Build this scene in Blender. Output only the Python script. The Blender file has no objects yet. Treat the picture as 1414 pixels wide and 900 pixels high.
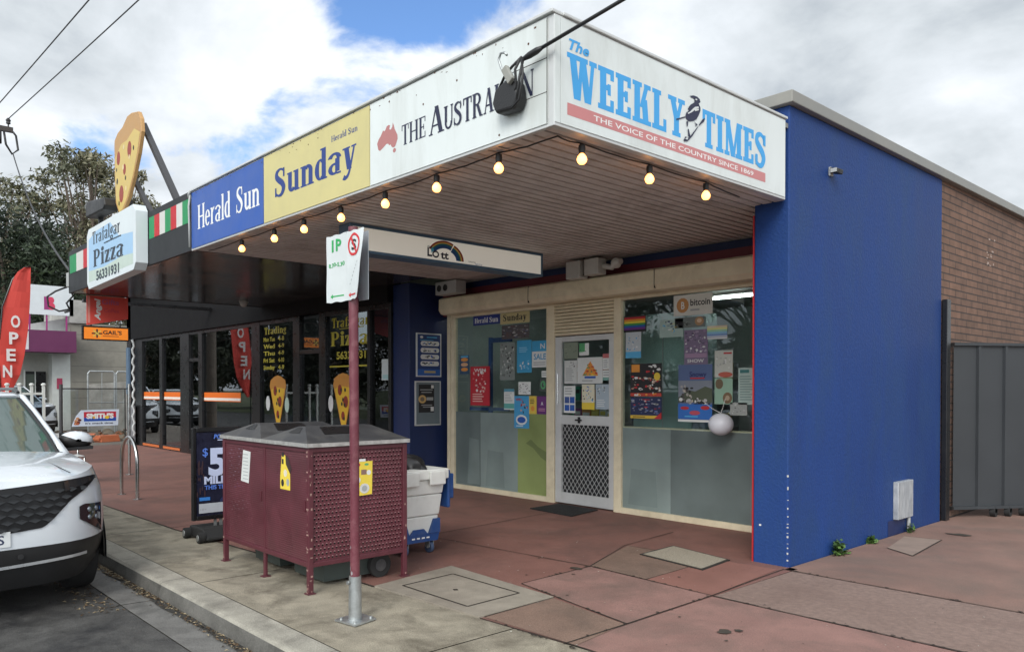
import bpy, bmesh, math, random
from mathutils import Vector, Matrix
from math import radians, sin, cos, pi
random.seed(7)
S = bpy.context.scene
COL = S.collection
# ------------------------------------------------------------------ camera
cam = bpy.data.cameras.new('camera')
cam_o = bpy.data.objects.new('camera', cam); COL.objects.link(cam_o)
cam.sensor_fit = 'HORIZONTAL'; cam.sensor_width = 36
cam.lens = 1081/1414*36
cam.shift_y = (550.8-450)/1414
cam.clip_start = .05; cam.clip_end = 2000
cam_o.location = (0, 0, 1.55)
cam_o.rotation_euler = (radians(90-0.74), 0, radians(90-42.48))
S.camera = cam_o
# ------------------------------------------------------------------ world and sun
SUN_EL, SUN_AZ = 36, 148          # azimuth measured from +Y clockwise
W = bpy.data.worlds.new('World'); S.world = W; W.use_nodes = True
nt = W.node_tree; N = nt.nodes; L = nt.links
for n in list(N): N.remove(n)
def wn(t, **k):
    n = N.new(t)
    for a, b in k.items(): setattr(n, a, b)
    return n
def wm(op, a, b=None, c=None, clamp=False):
    n = N.new('ShaderNodeMath'); n.operation = op; n.use_clamp = clamp
    for i, v in enumerate((a, b, c)):
        if v is None: continue
        if isinstance(v, (int, float)): n.inputs[i].default_value = v
        else: L.new(v, n.inputs[i])
    return n.outputs[0]
sky = wn('ShaderNodeTexSky'); sky.sky_type = 'NISHITA'; sky.sun_disc = False
sky.sun_elevation = radians(SUN_EL); sky.sun_rotation = radians(SUN_AZ)
sky.air_density = .9; sky.dust_density = 0.0; sky.ozone_density = 6.0
tc = wn('ShaderNodeTexCoord'); sep = wn('ShaderNodeSeparateXYZ'); L.new(tc.outputs['Generated'], sep.inputs[0])
dx, dy, dz = sep.outputs
den = wm('ADD', wm('MAXIMUM', dz, 0.0), .32)
cmb = wn('ShaderNodeCombineXYZ'); L.new(wm('DIVIDE', dx, den), cmb.inputs[0]); L.new(wm('DIVIDE', dy, den), cmb.inputs[1]); cmb.inputs[2].default_value = 3.1
def noise(vec, scale, detail, rough, dist=0.0):
    n = wn('ShaderNodeTexNoise'); L.new(vec, n.inputs['Vector'])
    n.inputs['Scale'].default_value = scale; n.inputs['Detail'].default_value = detail
    n.inputs['Roughness'].default_value = rough; n.inputs['Distortion'].default_value = dist
    return n.outputs['Fac']
n1 = noise(cmb.outputs[0], 3.2, 9, .56, .25)
vadd = wn('ShaderNodeVectorMath'); vadd.operation = 'ADD'; L.new(cmb.outputs[0], vadd.inputs[0]); vadd.inputs[1].default_value = (4.2, 1.7, .6)
n2 = noise(vadd.outputs[0], 2.1, 8, .55, .3)
n3 = noise(vadd.outputs[0], 5.5, 6, .55)
# clear holes between the clouds: directions in the sky
bias = None
for d, amt, k in (((-.733, .482, .455), .40, 85), ((-.70, .535, .45), .20, 200), ((-.90, .235, .27), .33, 800), ((-.86, .385, .265), .33, 420), ((.5, -.6, .5), .12, 5)):
    dv = Vector(d).normalized()
    dp = wn('ShaderNodeVectorMath'); dp.operation = 'DOT_PRODUCT'; L.new(tc.outputs['Generated'], dp.inputs[0]); dp.inputs[1].default_value = dv
    e = wm('MULTIPLY', wm('POWER', 2.718, wm('MULTIPLY', wm('SUBTRACT', dp.outputs['Value'], 1.0), k)), amt)
    bias = e if bias is None else wm('ADD', bias, e)
cov = wm('SUBTRACT', wm('ADD', n1, .30), bias)
mr = wn('ShaderNodeMapRange'); mr.interpolation_type = 'SMOOTHSTEP'; L.new(cov, mr.inputs[0])
mr.inputs[1].default_value = .44; mr.inputs[2].default_value = .585
ramp = wn('ShaderNodeValToRGB')
L.new(wm('ADD', wm('MULTIPLY', n2, .72), wm('MULTIPLY', n3, .28)), ramp.inputs[0])
cr = ramp.color_ramp
cr.elements[0].position = .33; cr.elements[0].color = (.27, .305, .345, 1)
cr.elements[1].position = .72; cr.elements[1].color = (.74, .76, .775, 1)
for p, c in ((.45, (.45, .485, .515, 1)), (.53, (.54, .575, .61, 1)), (.6, (.63, .66, .69, 1))):
    e = cr.elements.new(p); e.color = c
sdv = Vector((sin(radians(SUN_AZ))*cos(radians(24)), cos(radians(SUN_AZ))*cos(radians(24)), sin(radians(24))))
gp_ = wn('ShaderNodeVectorMath'); gp_.operation = 'DOT_PRODUCT'; L.new(tc.outputs['Generated'], gp_.inputs[0]); gp_.inputs[1].default_value = sdv
glow = wm('POWER', wm('MAXIMUM', gp_.outputs['Value'], 0.0), 2.2)          # unseen sky behind the camera, brightened to throw more light under the awning
cs = wn('ShaderNodeVectorMath'); cs.operation = 'SCALE'; L.new(ramp.outputs[0], cs.inputs[0]); L.new(wm('MULTIPLY_ADD', glow, 13.0, 7.3), cs.inputs['Scale'])
mix = wn('ShaderNodeMix', data_type='RGBA'); L.new(mr.outputs[0], mix.inputs[0]); L.new(sky.outputs[0], mix.inputs[6]); L.new(cs.outputs[0], mix.inputs[7])
bg = wn('ShaderNodeBackground'); bg.inputs[1].default_value = .15; L.new(mix.outputs[2], bg.inputs[0])
out = wn('ShaderNodeOutputWorld'); L.new(bg.outputs[0], out.inputs[0])
sun = bpy.data.lights.new('sun', 'SUN'); sun.energy = 1.3; sun.angle = radians(24); sun.color = (1, .95, .87)
sun_o = bpy.data.objects.new('sun', sun); COL.objects.link(sun_o)
az, el = radians(SUN_AZ), radians(SUN_EL)
sd = Vector((sin(az)*cos(el), cos(az)*cos(el), sin(el)))
sun_o.rotation_euler = sd.to_track_quat('Z', 'Y').to_euler(); sun_o.location = sd*60
S.view_settings.view_transform = 'Standard'; S.view_settings.look = 'None'
S.view_settings.exposure = 0.55; S.view_settings.gamma = 1; S.view_settings.use_curve_mapping = False
try:
    S.cycles.max_bounces = 10; S.cycles.diffuse_bounces = 5; S.cycles.transparent_max_bounces = 16; S.cycles.glossy_bounces = 4
except Exception: pass
# ------------------------------------------------------------------ materials
MATS = {}
def pm(name, col, rough=.6, metal=0, var=.12, vscale=4, bump=0, bscale=60, spec=.5, coat=0, dirt=None, dscale=1.2, damt=.5, emit=0, emitcol=None, rvar=.08, stretch=None, grain=0):
    if name in MATS: return MATS[name]
    m = bpy.data.materials.new(name); m.use_nodes = True; MATS[name] = m
    t = m.node_tree; n = t.nodes; l = t.links; b = n['Principled BSDF']
    b.inputs['Roughness'].default_value = rough; b.inputs['Metallic'].default_value = metal
    b.inputs['Specular IOR Level'].default_value = spec; b.inputs['Coat Weight'].default_value = coat
    b.inputs['Base Color'].default_value = (*col, 1)
    c = n.new('ShaderNodeTexCoord')
    vec = c.outputs['Object']
    if stretch:
        mp = n.new('ShaderNodeMapping'); mp.inputs['Scale'].default_value = stretch; l.new(vec, mp.inputs[0]); vec = mp.outputs[0]
    colout = None
    if var:
        x = n.new('ShaderNodeTexNoise'); x.inputs['Scale'].default_value = vscale; x.inputs['Detail'].default_value = 7; x.inputs['Roughness'].default_value = .62
        l.new(vec, x.inputs['Vector'])
        r = n.new('ShaderNodeMapRange'); l.new(x.outputs['Fac'], r.inputs[0]); r.inputs[1].default_value = .3; r.inputs[2].default_value = .7
        r.inputs[3].default_value = 1-var; r.inputs[4].default_value = 1+var
        h = n.new('ShaderNodeVectorMath'); h.operation = 'SCALE'; h.inputs[0].default_value = col; l.new(r.outputs[0], h.inputs['Scale'])
        colout = h.outputs[0]
        r2 = n.new('ShaderNodeMapRange'); l.new(x.outputs['Fac'], r2.inputs[0]); r2.inputs[1].default_value = .3; r2.inputs[2].default_value = .7
        r2.inputs[3].default_value = max(.02, rough-rvar); r2.inputs[4].default_value = min(1, rough+rvar); l.new(r2.outputs[0], b.inputs['Roughness'])
    if dirt:
        x = n.new('ShaderNodeTexNoise'); x.inputs['Scale'].default_value = dscale; x.inputs['Detail'].default_value = 9; x.inputs['Roughness'].default_value = .68; x.inputs['Distortion'].default_value = .4
        l.new(vec, x.inputs['Vector'])
        r = n.new('ShaderNodeMapRange'); l.new(x.outputs['Fac'], r.inputs[0]); r.inputs[1].default_value = .46; r.inputs[2].default_value = .66; r.inputs[3].default_value = 0; r.inputs[4].default_value = damt
        mx = n.new('ShaderNodeMix'); mx.data_type = 'RGBA'; l.new(r.outputs[0], mx.inputs[0])
        if colout: l.new(colout, mx.inputs[6])
        else: mx.inputs[6].default_value = (*col, 1)
        mx.inputs[7].default_value = (*dirt, 1); colout = mx.outputs[2]
    if grain and colout:
        x = n.new('ShaderNodeTexNoise'); x.inputs['Scale'].default_value = 110; x.inputs['Detail'].default_value = 3; l.new(c.outputs['Object'], x.inputs['Vector'])
        r = n.new('ShaderNodeMapRange'); l.new(x.outputs['Fac'], r.inputs[0]); r.inputs[1].default_value = .3; r.inputs[2].default_value = .7; r.inputs[3].default_value = 1-grain; r.inputs[4].default_value = 1+grain
        h = n.new('ShaderNodeVectorMath'); h.operation = 'SCALE'; l.new(colout, h.inputs[0]); l.new(r.outputs[0], h.inputs['Scale']); colout = h.outputs[0]
    if colout: l.new(colout, b.inputs['Base Color'])
    if bump:
        x = n.new('ShaderNodeTexNoise'); x.inputs['Scale'].default_value = bscale; x.inputs['Detail'].default_value = 4
        l.new(c.outputs['Object'], x.inputs['Vector'])
        bp = n.new('ShaderNodeBump'); bp.inputs['Strength'].default_value = bump; bp.inputs['Distance'].default_value = .01
        l.new(x.outputs['Fac'], bp.inputs['Height']); l.new(bp.outputs[0], b.inputs['Normal'])
    if emit:
        b.inputs['Emission Color'].default_value = (*(emitcol or col), 1); b.inputs['Emission Strength'].default_value = emit
    return m
def fl(rgb, rough=.5):
    k = 'print_%02x%02x%02x' % tuple(int(max(0, min(1, c))**.4545*255) for c in rgb)
    return pm(k, rgb, rough, var=.04, vscale=9)
def sr(r, g, b): return tuple(((c/255+.055)/1.055)**2.4 if c > 10 else c/3300 for c in (r, g, b))
def glass(name, tint, refl=1.0, base=.03, rough=0.0, film=None, filmfac=0):
    if name in MATS: return MATS[name]
    m = bpy.data.materials.new(name); m.use_nodes = True; MATS[name] = m
    t = m.node_tree; n = t.nodes; l = t.links; n.remove(n['Principled BSDF']); o = n['Material Output']
    tr = n.new('ShaderNodeBsdfTransparent'); tr.inputs[0].default_value = (*tint, 1)
    gl = n.new('ShaderNodeBsdfGlossy'); gl.inputs['Roughness'].default_value = rough; gl.inputs[0].default_value = (.95, .97, 1, 1)
    fr = n.new('ShaderNodeLayerWeight'); fr.inputs[0].default_value = .5; pw_ = n.new('ShaderNodeMath'); pw_.operation = 'POWER'; l.new(fr.outputs['Facing'], pw_.inputs[0]); pw_.inputs[1].default_value = 4.0
    a = n.new('ShaderNodeMath'); a.operation = 'MULTIPLY_ADD'; a.use_clamp = True; l.new(pw_.outputs[0], a.inputs[0]); a.inputs[1].default_value = .8*refl; a.inputs[2].default_value = base
    c = n.new('ShaderNodeTexCoord'); x = n.new('ShaderNodeTexNoise'); x.inputs['Scale'].default_value = .9; l.new(c.outputs['Object'], x.inputs['Vector'])
    bp = n.new('ShaderNodeBump'); bp.inputs['Strength'].default_value = .012; bp.inputs['Distance'].default_value = .02; l.new(x.outputs['Fac'], bp.inputs['Height']); l.new(bp.outputs[0], gl.inputs['Normal'])
    base_sh = tr.outputs[0]
    if film:
        d = n.new('ShaderNodeBsdfDiffuse')
        tl = n.new('ShaderNodeBsdfTranslucent'); tl.inputs[0].default_value = (*film, 1)
        x2 = n.new('ShaderNodeTexNoise'); x2.inputs['Scale'].default_value = 1.6; x2.inputs['Detail'].default_value = 5; l.new(c.outputs['Object'], x2.inputs['Vector'])
        r = n.new('ShaderNodeMapRange'); l.new(x2.outputs['Fac'], r.inputs[0]); r.inputs[1].default_value=.3; r.inputs[2].default_value=.7; r.inputs[3].default_value = .8; r.inputs[4].default_value = 1.2
        h = n.new('ShaderNodeVectorMath'); h.operation = 'SCALE'; h.inputs[0].default_value = film; l.new(r.outputs[0], h.inputs['Scale']); l.new(h.outputs[0], d.inputs[0])
        ms = n.new('ShaderNodeMixShader'); ms.inputs[0].default_value = .25; l.new(d.outputs[0], ms.inputs[1]); l.new(tl.outputs[0], ms.inputs[2])
        m2 = n.new('ShaderNodeMixShader'); m2.inputs[0].default_value = filmfac; l.new(tr.outputs[0], m2.inputs[1]); l.new(ms.outputs[0], m2.inputs[2]); base_sh = m2.outputs[0]
    mx = n.new('ShaderNodeMixShader'); l.new(a.outputs[0], mx.inputs[0]); l.new(base_sh, mx.inputs[1]); l.new(gl.outputs[0], mx.inputs[2]); l.new(mx.outputs[0], o.inputs[0])
    return m
def perforated(name, col, ax, p, r, damp=None):
    """painted sheet steel with a staggered grid of round punched holes"""
    m = pm(name, col, .38, var=.18, vscale=5, dirt=(.05, .02, .02), dscale=3, damt=.35)
    t = m.node_tree; n = t.nodes; l = t.links; b = n['Principled BSDF']; o = n['Material Output']
    def M(op, a, bb=None):
        k = n.new('ShaderNodeMath'); k.operation = op
        for i, v in enumerate((a, bb)):
            if v is None: continue
            if isinstance(v, (int, float)): k.inputs[i].default_value = v
            else: l.new(v, k.inputs[i])
        return k.outputs[0]
    c = n.new('ShaderNodeTexCoord'); s = n.new('ShaderNodeSeparateXYZ'); l.new(c.outputs['Object'], s.inputs[0])
    v = M('DIVIDE', s.outputs[2], p); row = M('FLOOR', v)
    u = M('ADD', M('DIVIDE', s.outputs[ax], p), M('MULTIPLY', row, .5))
    fu = M('SUBTRACT', M('FRACT', u), .5); fv = M('SUBTRACT', M('FRACT', v), .5)
    d = M('SQRT', M('ADD', M('MULTIPLY', fu, fu), M('MULTIPLY', fv, fv)))
    hole = M('LESS_THAN', d, r)
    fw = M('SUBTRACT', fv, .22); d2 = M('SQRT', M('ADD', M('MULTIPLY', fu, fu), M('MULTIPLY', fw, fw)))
    rim_glint = M('MULTIPLY', M('LESS_THAN', d2, r*.95), .42)  # paler spot painted over each hole for light caught on its rim
    old = b.inputs['Base Color'].links[0].from_socket; wx = n.new('ShaderNodeMix'); wx.data_type = 'RGBA'; l.new(rim_glint, wx.inputs[0]); l.new(old, wx.inputs[6]); wx.inputs[7].default_value = (.62, .36, .36, 1); l.new(wx.outputs[2], b.inputs['Base Color'])
    tr = n.new('ShaderNodeBsdfTransparent'); mx = n.new('ShaderNodeMixShader'); l.new(hole, mx.inputs[0]); l.new(b.outputs[0], mx.inputs[1]); l.new(tr.outputs[0], mx.inputs[2]); l.new(mx.outputs[0], o.inputs[0])
    return m
# ------------------------------------------------------------------ mesh builder
class MB:
    def __init__(s): s.v = []; s.f = []; s.mi = []; s.mats = []; s.M = None; s.layer = 0; s.eps = .0002
    def mat(s, m):
        if m not in s.mats: s.mats.append(m)
        return s.mats.index(m)
    def add(s, pts, faces, m):
        b = len(s.v); k = s.mat(m)
        for p in pts:
            p = Vector(p)
            s.v.append(s.M @ p if s.M else p)
        for f in faces: s.f.append([b+i for i in f]); s.mi.append(k)
    def quad(s, a, b, c, d, m): s.add([a, b, c, d], [(0, 1, 2, 3)], m)
    def poly(s, pts, m): s.add(pts, [tuple(range(len(pts)))], m)
    def box(s, x0, x1, y0, y1, z0, z1, m):
        s.add([(x, y, z) for z in (z0, z1) for y in (y0, y1) for x in (x0, x1)], [(0, 2, 3, 1), (4, 5, 7, 6), (0, 1, 5, 4), (2, 6, 7, 3), (0, 4, 6, 2), (1, 3, 7, 5)], m)
    def prism(s, pts, vec, m):
        """closed outline (3-D points) pushed along vec"""
        n = len(pts); vec = Vector(vec); P = [Vector(p) for p in pts]
        s.add(P+[p+vec for p in P], [tuple(range(n))[::-1], tuple(range(n, 2*n))]+[(i, (i+1) % n, n+(i+1) % n, n+i) for i in range(n)], m)
    def tube(s, path, r, m, n=8, caps=True, closed=False):
        P = [Vector(p) for p in path]; k = len(P); rr = r if isinstance(r, (list, tuple)) else [r]*k
        rings = []; up = None
        for i in range(k):
            if closed: t = (P[(i+1) % k]-P[i-1]).normalized()
            else: t = (P[min(i+1, k-1)]-P[max(i-1, 0)]).normalized()
            if up is None: up = t.orthogonal().normalized()
            up = (up-t*up.dot(t)).normalized(); q = t.cross(up)
            rings += [P[i]+(up*cos(2*pi*j/n)+q*sin(2*pi*j/n))*rr[i] for j in range(n)]
        F = []
        for i in range(k if closed else k-1):
            i2 = (i+1) % k
            for j in range(n): F.append((i*n+j, i*n+(j+1) % n, i2*n+(j+1) % n, i2*n+j))
        if caps and not closed: F += [tuple(range(n))[::-1], tuple((k-1)*n+j for j in range(n))]
        s.add(rings, F, m)
    def cyl(s, a, b, r, m, r2=None, n=20): s.tube([a, b], [r, r if r2 is None else r2], m, n)
    def lathe(s, o, axis, prof, m, n=20):
        axis = Vector(axis).normalized(); u = axis.orthogonal().normalized(); q = axis.cross(u); o = Vector(o); pts = []
        for r, h in prof: pts += [o+axis*h+(u*cos(2*pi*j/n)+q*sin(2*pi*j/n))*r for j in range(n)]
        F = [(i*n+j, i*n+(j+1) % n, (i+1)*n+(j+1) % n, (i+1)*n+j) for i in range(len(prof)-1) for j in range(n)]
        F += [tuple(range(n))[::-1], tuple((len(prof)-1)*n+j for j in range(n))]
        s.add(pts, F, m)
    def ball(s, c, r, m, n=14, sz=1.0):
        s.lathe(Vector(c), (0, 0, 1), [(max(.0008, r*sin(pi*i/n)), -r*cos(pi*i/n)*sz) for i in range(n+1)], m, n+6)
    def grid(s, fn, nu, nv, m):
        pts = [fn(i/nu, j/nv) for j in range(nv+1) for i in range(nu+1)]
        s.add(pts, [(j*(nu+1)+i, j*(nu+1)+i+1, (j+1)*(nu+1)+i+1, (j+1)*(nu+1)+i) for j in range(nv) for i in range(nu)], m)
    # flat graphics on a plane: origin O, across U, up V; each shape a hair above the last
    def plane(s, O, U, V, lift=.0): s.O = Vector(O); s.U = Vector(U).normalized(); s.V = Vector(V).normalized(); s.Nn = s.U.cross(s.V); s.layer = lift
    def g(s, polys, m, step=None):
        for pl in polys:
            s.layer += s.eps if step is None else step
            s.add([s.O+s.U*x+s.V*y+s.Nn*s.layer for x, y in pl], [tuple(range(len(pl)))], m)
    def gm(s, verts, faces, m):
        s.layer += s.eps
        s.add([s.O+s.U*x+s.V*y+s.Nn*s.layer for x, y in verts], faces, m)
    def gr(s, x0, y0, x1, y1, m): s.g([[(x0, y0), (x1, y0), (x1, y1), (x0, y1)]], m)
    def ge(s, cx, cy, rx, ry, m, n=24): s.g([[(cx+rx*cos(2*pi*i/n), cy+ry*sin(2*pi*i/n)) for i in range(n)]], m)
    def gring(s, cx, cy, rx, ry, t, m, a0=0, a1=360, n=28):
        A = [radians(a0+(a1-a0)*i/n) for i in range(n+1)]
        v = [(cx+rx*cos(a), cy+ry*sin(a)) for a in A]+[(cx+(rx-t)*cos(a), cy+(ry-t)*sin(a)) for a in A]
        s.gm(v, [(i, i+1, n+2+i, n+1+i) for i in range(n)], m)
    def gt(s, txt, x, y, h, m, w=None, bold=0, shear=0, center=False):
        V, F, bw, bh = sans(txt, bold, shear)
        k = h; kx = k if w is None else w/bw
        if center: x -= bw*kx/2
        s.gm([(x+a*kx, y+b*k) for a, b in V], F, m)
    def gs(s, txt, x, y, h, w, m, st):
        """serif lettering fitted to a box"""
        gap = .05; gl = [glyph(c, st) for c in txt]; adv = sum(a for _, a in gl)+gap*(len(gl)-1); kx = w/adv; xx = 0; l0 = s.layer
        for ps, a in gl:
            s.layer = l0
            for p in ps: s.g([[(x+(px+xx)*kx, y+py*h) for px, py in p]], m, step=.00006)
            xx += a+gap
        s.layer = l0+.0015
    def build(s, name, parent=None, smooth=False, bevel=0, seg=2, local=False, auto=None):
        me = bpy.data.meshes.new(name)
        off = Vector((0, 0, 0))
        if parent is not None and not local: off = wloc(parent)
        me.from_pydata([tuple(v-off) for v in s.v], [], s.f)
        for m in s.mats: me.materials.append(m)
        me.polygons.foreach_set('material_index', s.mi)
        if smooth: me.polygons.foreach_set('use_smooth', [True]*len(s.f))
        me.update()
        o = bpy.data.objects.new(name, me); COL.objects.link(o)
        if smooth and auto:
            md = o.modifiers.new('split', 'EDGE_SPLIT'); md.split_angle = radians(auto)
        if bevel:
            md = o.modifiers.new('bevel', 'BEVEL'); md.width = bevel; md.segments = seg; md.limit_method = 'ANGLE'; md.angle_limit = radians(40)
        if parent is not None: o.parent = parent
        return o
def wloc(o):
    v = Vector(o.location)
    while o.parent: o = o.parent; v += Vector(o.location)
    return v
def tag(o, label=None, cat=None, group=None, kind=None):
    if label: o['label'] = label
    if cat: o['category'] = cat
    if group: o['group'] = group
    if kind: o['kind'] = kind
    return o
def thing(name, label, cat, loc=(0, 0, 0), rz=0, group=None):
    o = bpy.data.objects.new(name, None); COL.objects.link(o); o.location = loc; o.rotation_euler = (0, 0, rz); o.empty_display_size = .2
    return tag(o, label, cat, group)
def one(mb, name, label, cat, loc, group=None, **k):
    """a thing that is one mesh, origin at its base"""
    loc = Vector(loc); mb.v = [v-loc for v in mb.v]
    o = mb.build(name, **k); o.location = loc
    return tag(o, label, cat, group)
def copy_tree(o, label=None, group=None):
    def rec(q, par):
        c = q.copy(); COL.objects.link(c)
        if par: c.parent = par
        for ch in list(q.children): rec(ch, c)
        return c
    r = rec(o, None)
    if label: r['label'] = label
    if group: r['group'] = group
    return r
# ------------------------------------------------------------------ lettering
_sc = {}
def sans(txt, bold=0, shear=0):
    k = (txt, bold, shear)
    if k in _sc: return _sc[k]
    cu = bpy.data.curves.new('lettering', 'FONT'); cu.body = txt; cu.size = 1; cu.offset = bold; cu.shear = shear; cu.resolution_u = 3
    ob = bpy.data.objects.new('lettering', cu); COL.objects.link(ob)
    dg = bpy.context.evaluated_depsgraph_get(); dg.update()
    me = bpy.data.meshes.new_from_object(ob.evaluated_get(dg))
    V = [(v.co.x, v.co.y) for v in me.vertices]; F = [tuple(p.vertices) for p in me.polygons]
    bpy.data.objects.remove(ob); bpy.data.curves.remove(cu); bpy.data.meshes.remove(me)
    if not V: V = [(0, 0)]; F = []
    x0 = min(v[0] for v in V); x1 = max(v[0] for v in V); cap = .73
    V = [((x-x0)/cap, y/cap) for x, y in V]
    _sc[k] = (V, F, max((x1-x0)/cap, .05), 1); return _sc[k]
def rect(x0, y0, x1, y1): return [(x0, y0), (x1, y0), (x1, y1), (x0, y1)]
def diag(x0, y0, x1, y1, w): return [(x0, y0), (x0+w, y0), (x1+w, y1), (x1, y1)]
def ring(cx, cy, rx, ry, w, t, a0, a1, n=14):
    out = []
    for i in range(n):
        a, b = radians(a0+(a1-a0)*i/n), radians(a0+(a1-a0)*(i+1)/n)
        out.append([(cx+rx*cos(a), cy+ry*sin(a)), (cx+rx*cos(b), cy+ry*sin(b)), (cx+(rx-w)*cos(b), cy+(ry-t)*sin(b)), (cx+(rx-w)*cos(a), cy+(ry-t)*sin(a))])
    return out
def rib(pts, ws, n=4):
    P = []; Wd = []; k = len(pts)
    for i in range(k-1):
        p0, p1, p2, p3 = pts[max(i-1, 0)], pts[i], pts[i+1], pts[min(i+2, k-1)]
        for j in range(n):
            t = j/n
            P.append(tuple(.5*(2*p1[c]+(p2[c]-p0[c])*t+(2*p0[c]-5*p1[c]+4*p2[c]-p3[c])*t*t+(3*p1[c]-p0[c]-3*p2[c]+p3[c])*t**3) for c in (0, 1)))
            Wd.append(ws[i]+(ws[i+1]-ws[i])*t)
    P.append(pts[-1]); Wd.append(ws[-1]); out = []; E = []
    for i in range(len(P)):
        a, b = P[max(i-1, 0)], P[min(i+1, len(P)-1)]; d = math.hypot(b[0]-a[0], b[1]-a[1]) or 1
        nx, ny = -(b[1]-a[1])/d, (b[0]-a[0])/d
        E.append(((P[i][0]+nx*Wd[i]/2, P[i][1]+ny*Wd[i]/2), (P[i][0]-nx*Wd[i]/2, P[i][1]-ny*Wd[i]/2)))
    for i in range(len(P)-1): out.append([E[i][0], E[i][1], E[i+1][1], E[i+1][0]])
    return out
# style: w thick stroke, t thin stroke, s serif overhang, h serif thickness, x x-height
CLASSIC = dict(w=.17, t=.06, s=.06, h=.045, x=.66)
BOLD = dict(w=.21, t=.075, s=.065, h=.055, x=.70)
SLAB = dict(w=.235, t=.125, s=.075, h=.115, x=.70)
def glyph(c, st):
    w, t, s, h, x = (st[k] for k in 'wtshx')
    sf = lambda a, b, y: rect(a-s, y, b+s, y+h)
    if c == ' ': return [], .3
    if c == 'H': return [rect(s, 0, s+w, 1), rect(.5+s, 0, .5+s+w, 1), rect(s+w, .47, .5+s, .47+t), sf(s, s+w, 0), sf(s, s+w, 1-h), sf(.5+s, .5+s+w, 0), sf(.5+s, .5+s+w, 1-h)], .5+2*s+w
    if c == 'E': e = .46+w*.6; return [rect(s, 0, s+w, 1), rect(0, 0, e, max(t, h)), rect(0, 1-max(t, h), e, 1), rect(s+w, .48, e-.12, .48+t), rect(e-t*1.1, 0, e, .28), rect(e-t*1.1, .74, e, 1), rect(e-.12-t, .38, e-.12, .64)], e+.02
    if c == 'T': e = .56+w*.4; m = e/2; return [rect(m-w/2, 0, m+w/2, 1), rect(0, 1-max(t, h), e, 1), rect(0, .72, t*1.1, 1), rect(e-t*1.1, .72, e, 1), sf(m-w/2, m+w/2, 0)], e
    if c == 'A': e = .62+w*.5; return [diag(s, 0, e/2-t/2-.02, 1, t), diag(e-w-s, 0, e/2-w/2, 1, w), rect(.2, .28, e-.2, .28+t), rect(0, 0, s*2+t, h), rect(e-w-2*s, 0, e, h)], e
    if c == 'U': e = .62+w*.5; return [rect(s, .3, s+w, 1), rect(e-s-t*1.3, .3, e-s, 1)]+ring(e/2, .3, e/2-s, .31, w*.75, t*1.3, 180, 360)+[sf(s, s+w, 1-h), sf(e-s-t*1.3, e-s, 1-h)], e
    if c == 'S':
        return rib([(.53, .68), (.52, .86), (.34, .96), (.14, .88), (.12, .72), (.26, .58), (.44, .44), (.52, .27), (.42, .08), (.24, .035), (.08, .14), (.06, .32)], [t*.7, t, t, w*.75, w*.95, w, w, w*.95, w*.7, t, t, t*.7])+[rect(.5, .66, .5+t, .97), rect(.03, .03, .03+t, .34)], .62+w*.2
    if c == 'R': e = .62+w*.4; return [rect(s, 0, s+w, 1), sf(s, s+w, 0), rect(0, 1-h, s+w+.1, 1)]+ring(s+w+.08, .745, .30, .255, w*.9, t, -90, 90)+[rect(s+w, 1-t, s+w+.1, 1), rect(s+w, .49, s+w+.1, .49+t), diag(e-w, 0, s+w+.07, .5, w), rect(e-w, 0, e+s, h)], e+s
    if c == 'P': return [rect(s, 0, s+w, 1), sf(s, s+w, 0), rect(0, 1-h, s+w+.1, 1)]+ring(s+w+.08, .72, .30, .28, w*.9, t, -90, 90)+[rect(s+w, 1-t, s+w+.1, 1), rect(s+w, .44, s+w+.1, .44+t)], s+w+.42
    if c == 'L': e = .48+w*.6; return [rect(s, 0, s+w, 1), sf(s, s+w, 1-h), rect(0, 0, e, max(t, h)), rect(e-t*1.1, 0, e, .32)], e+.02
    if c == 'I': return [rect(s, 0, s+w, 1), sf(s, s+w, 0), sf(s, s+w, 1-h)], w+2*s
    if c == 'N': e = .66+w*.6; return [rect(s, 0, s+t, 1), rect(e-s-t, 0, e-s, 1), diag(e-s-w*.9, 0, s*.4, 1, w), sf(s, s+t, 0), rect(0, 1-h, s+t, 1), sf(e-s-t, e-s, 1-h)], e
    if c == 'W':
        return [diag(.24, 0, s, 1, w), diag(.24+w-t, 0, .46, 1, t), diag(.62, 0, .42, 1, w), diag(.62+w-t, 0, .86, 1, t), sf(s, s+w, 1-h), rect(.38, 1-h, .46+w+s*.5, 1), sf(.86, .86+t, 1-h)], .86+t+s
    if c == 'K': e = .66+w*.4; return [rect(s, 0, s+w, 1), sf(s, s+w, 0), sf(s, s+w, 1-h), diag(s+w-.02, .4, e-s-t*1.3, 1, t*1.3), diag(e-s-w, 0, s+w+.06, .62, w), rect(e-2*s-w, 0, e+s*.3, h), rect(e-.28, 1-h, e, 1)], e+s*.3
    if c == 'Y': e = .66+w*.5; m = e/2; return [rect(m-w/2, 0, m+w/2, .48), sf(m-w/2, m+w/2, 0), diag(m-w/2, .44, s, 1, w), diag(m+w/2-t*1.2, .44, e-s-t*1.2, 1, t*1.2), rect(0, 1-h, w+2*s, 1), rect(e-t-2.6*s, 1-h, e, 1)], e
    if c == 'M': e = .84+w*.6; return [rect(s, 0, s+t, 1), rect(e-s-w, 0, e-s, 1), diag(e/2-w*.6, 0, s*.6, 1, w), diag(e/2-t*.5, 0, e-s-w, 1, t), sf(s, s+t, 0), sf(e-s-w, e-s, 0), rect(0, 1-h, s+w, 1), rect(e-s-w, 1-h, e, 1)], e
    if c == 'c': return ring(.27, x/2, .27, x/2, w, t, 45, 318, 18), .5
    if c == 'o': return ring(.27, x/2, .27, x/2, w, t, 0, 360, 22), .54
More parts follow.
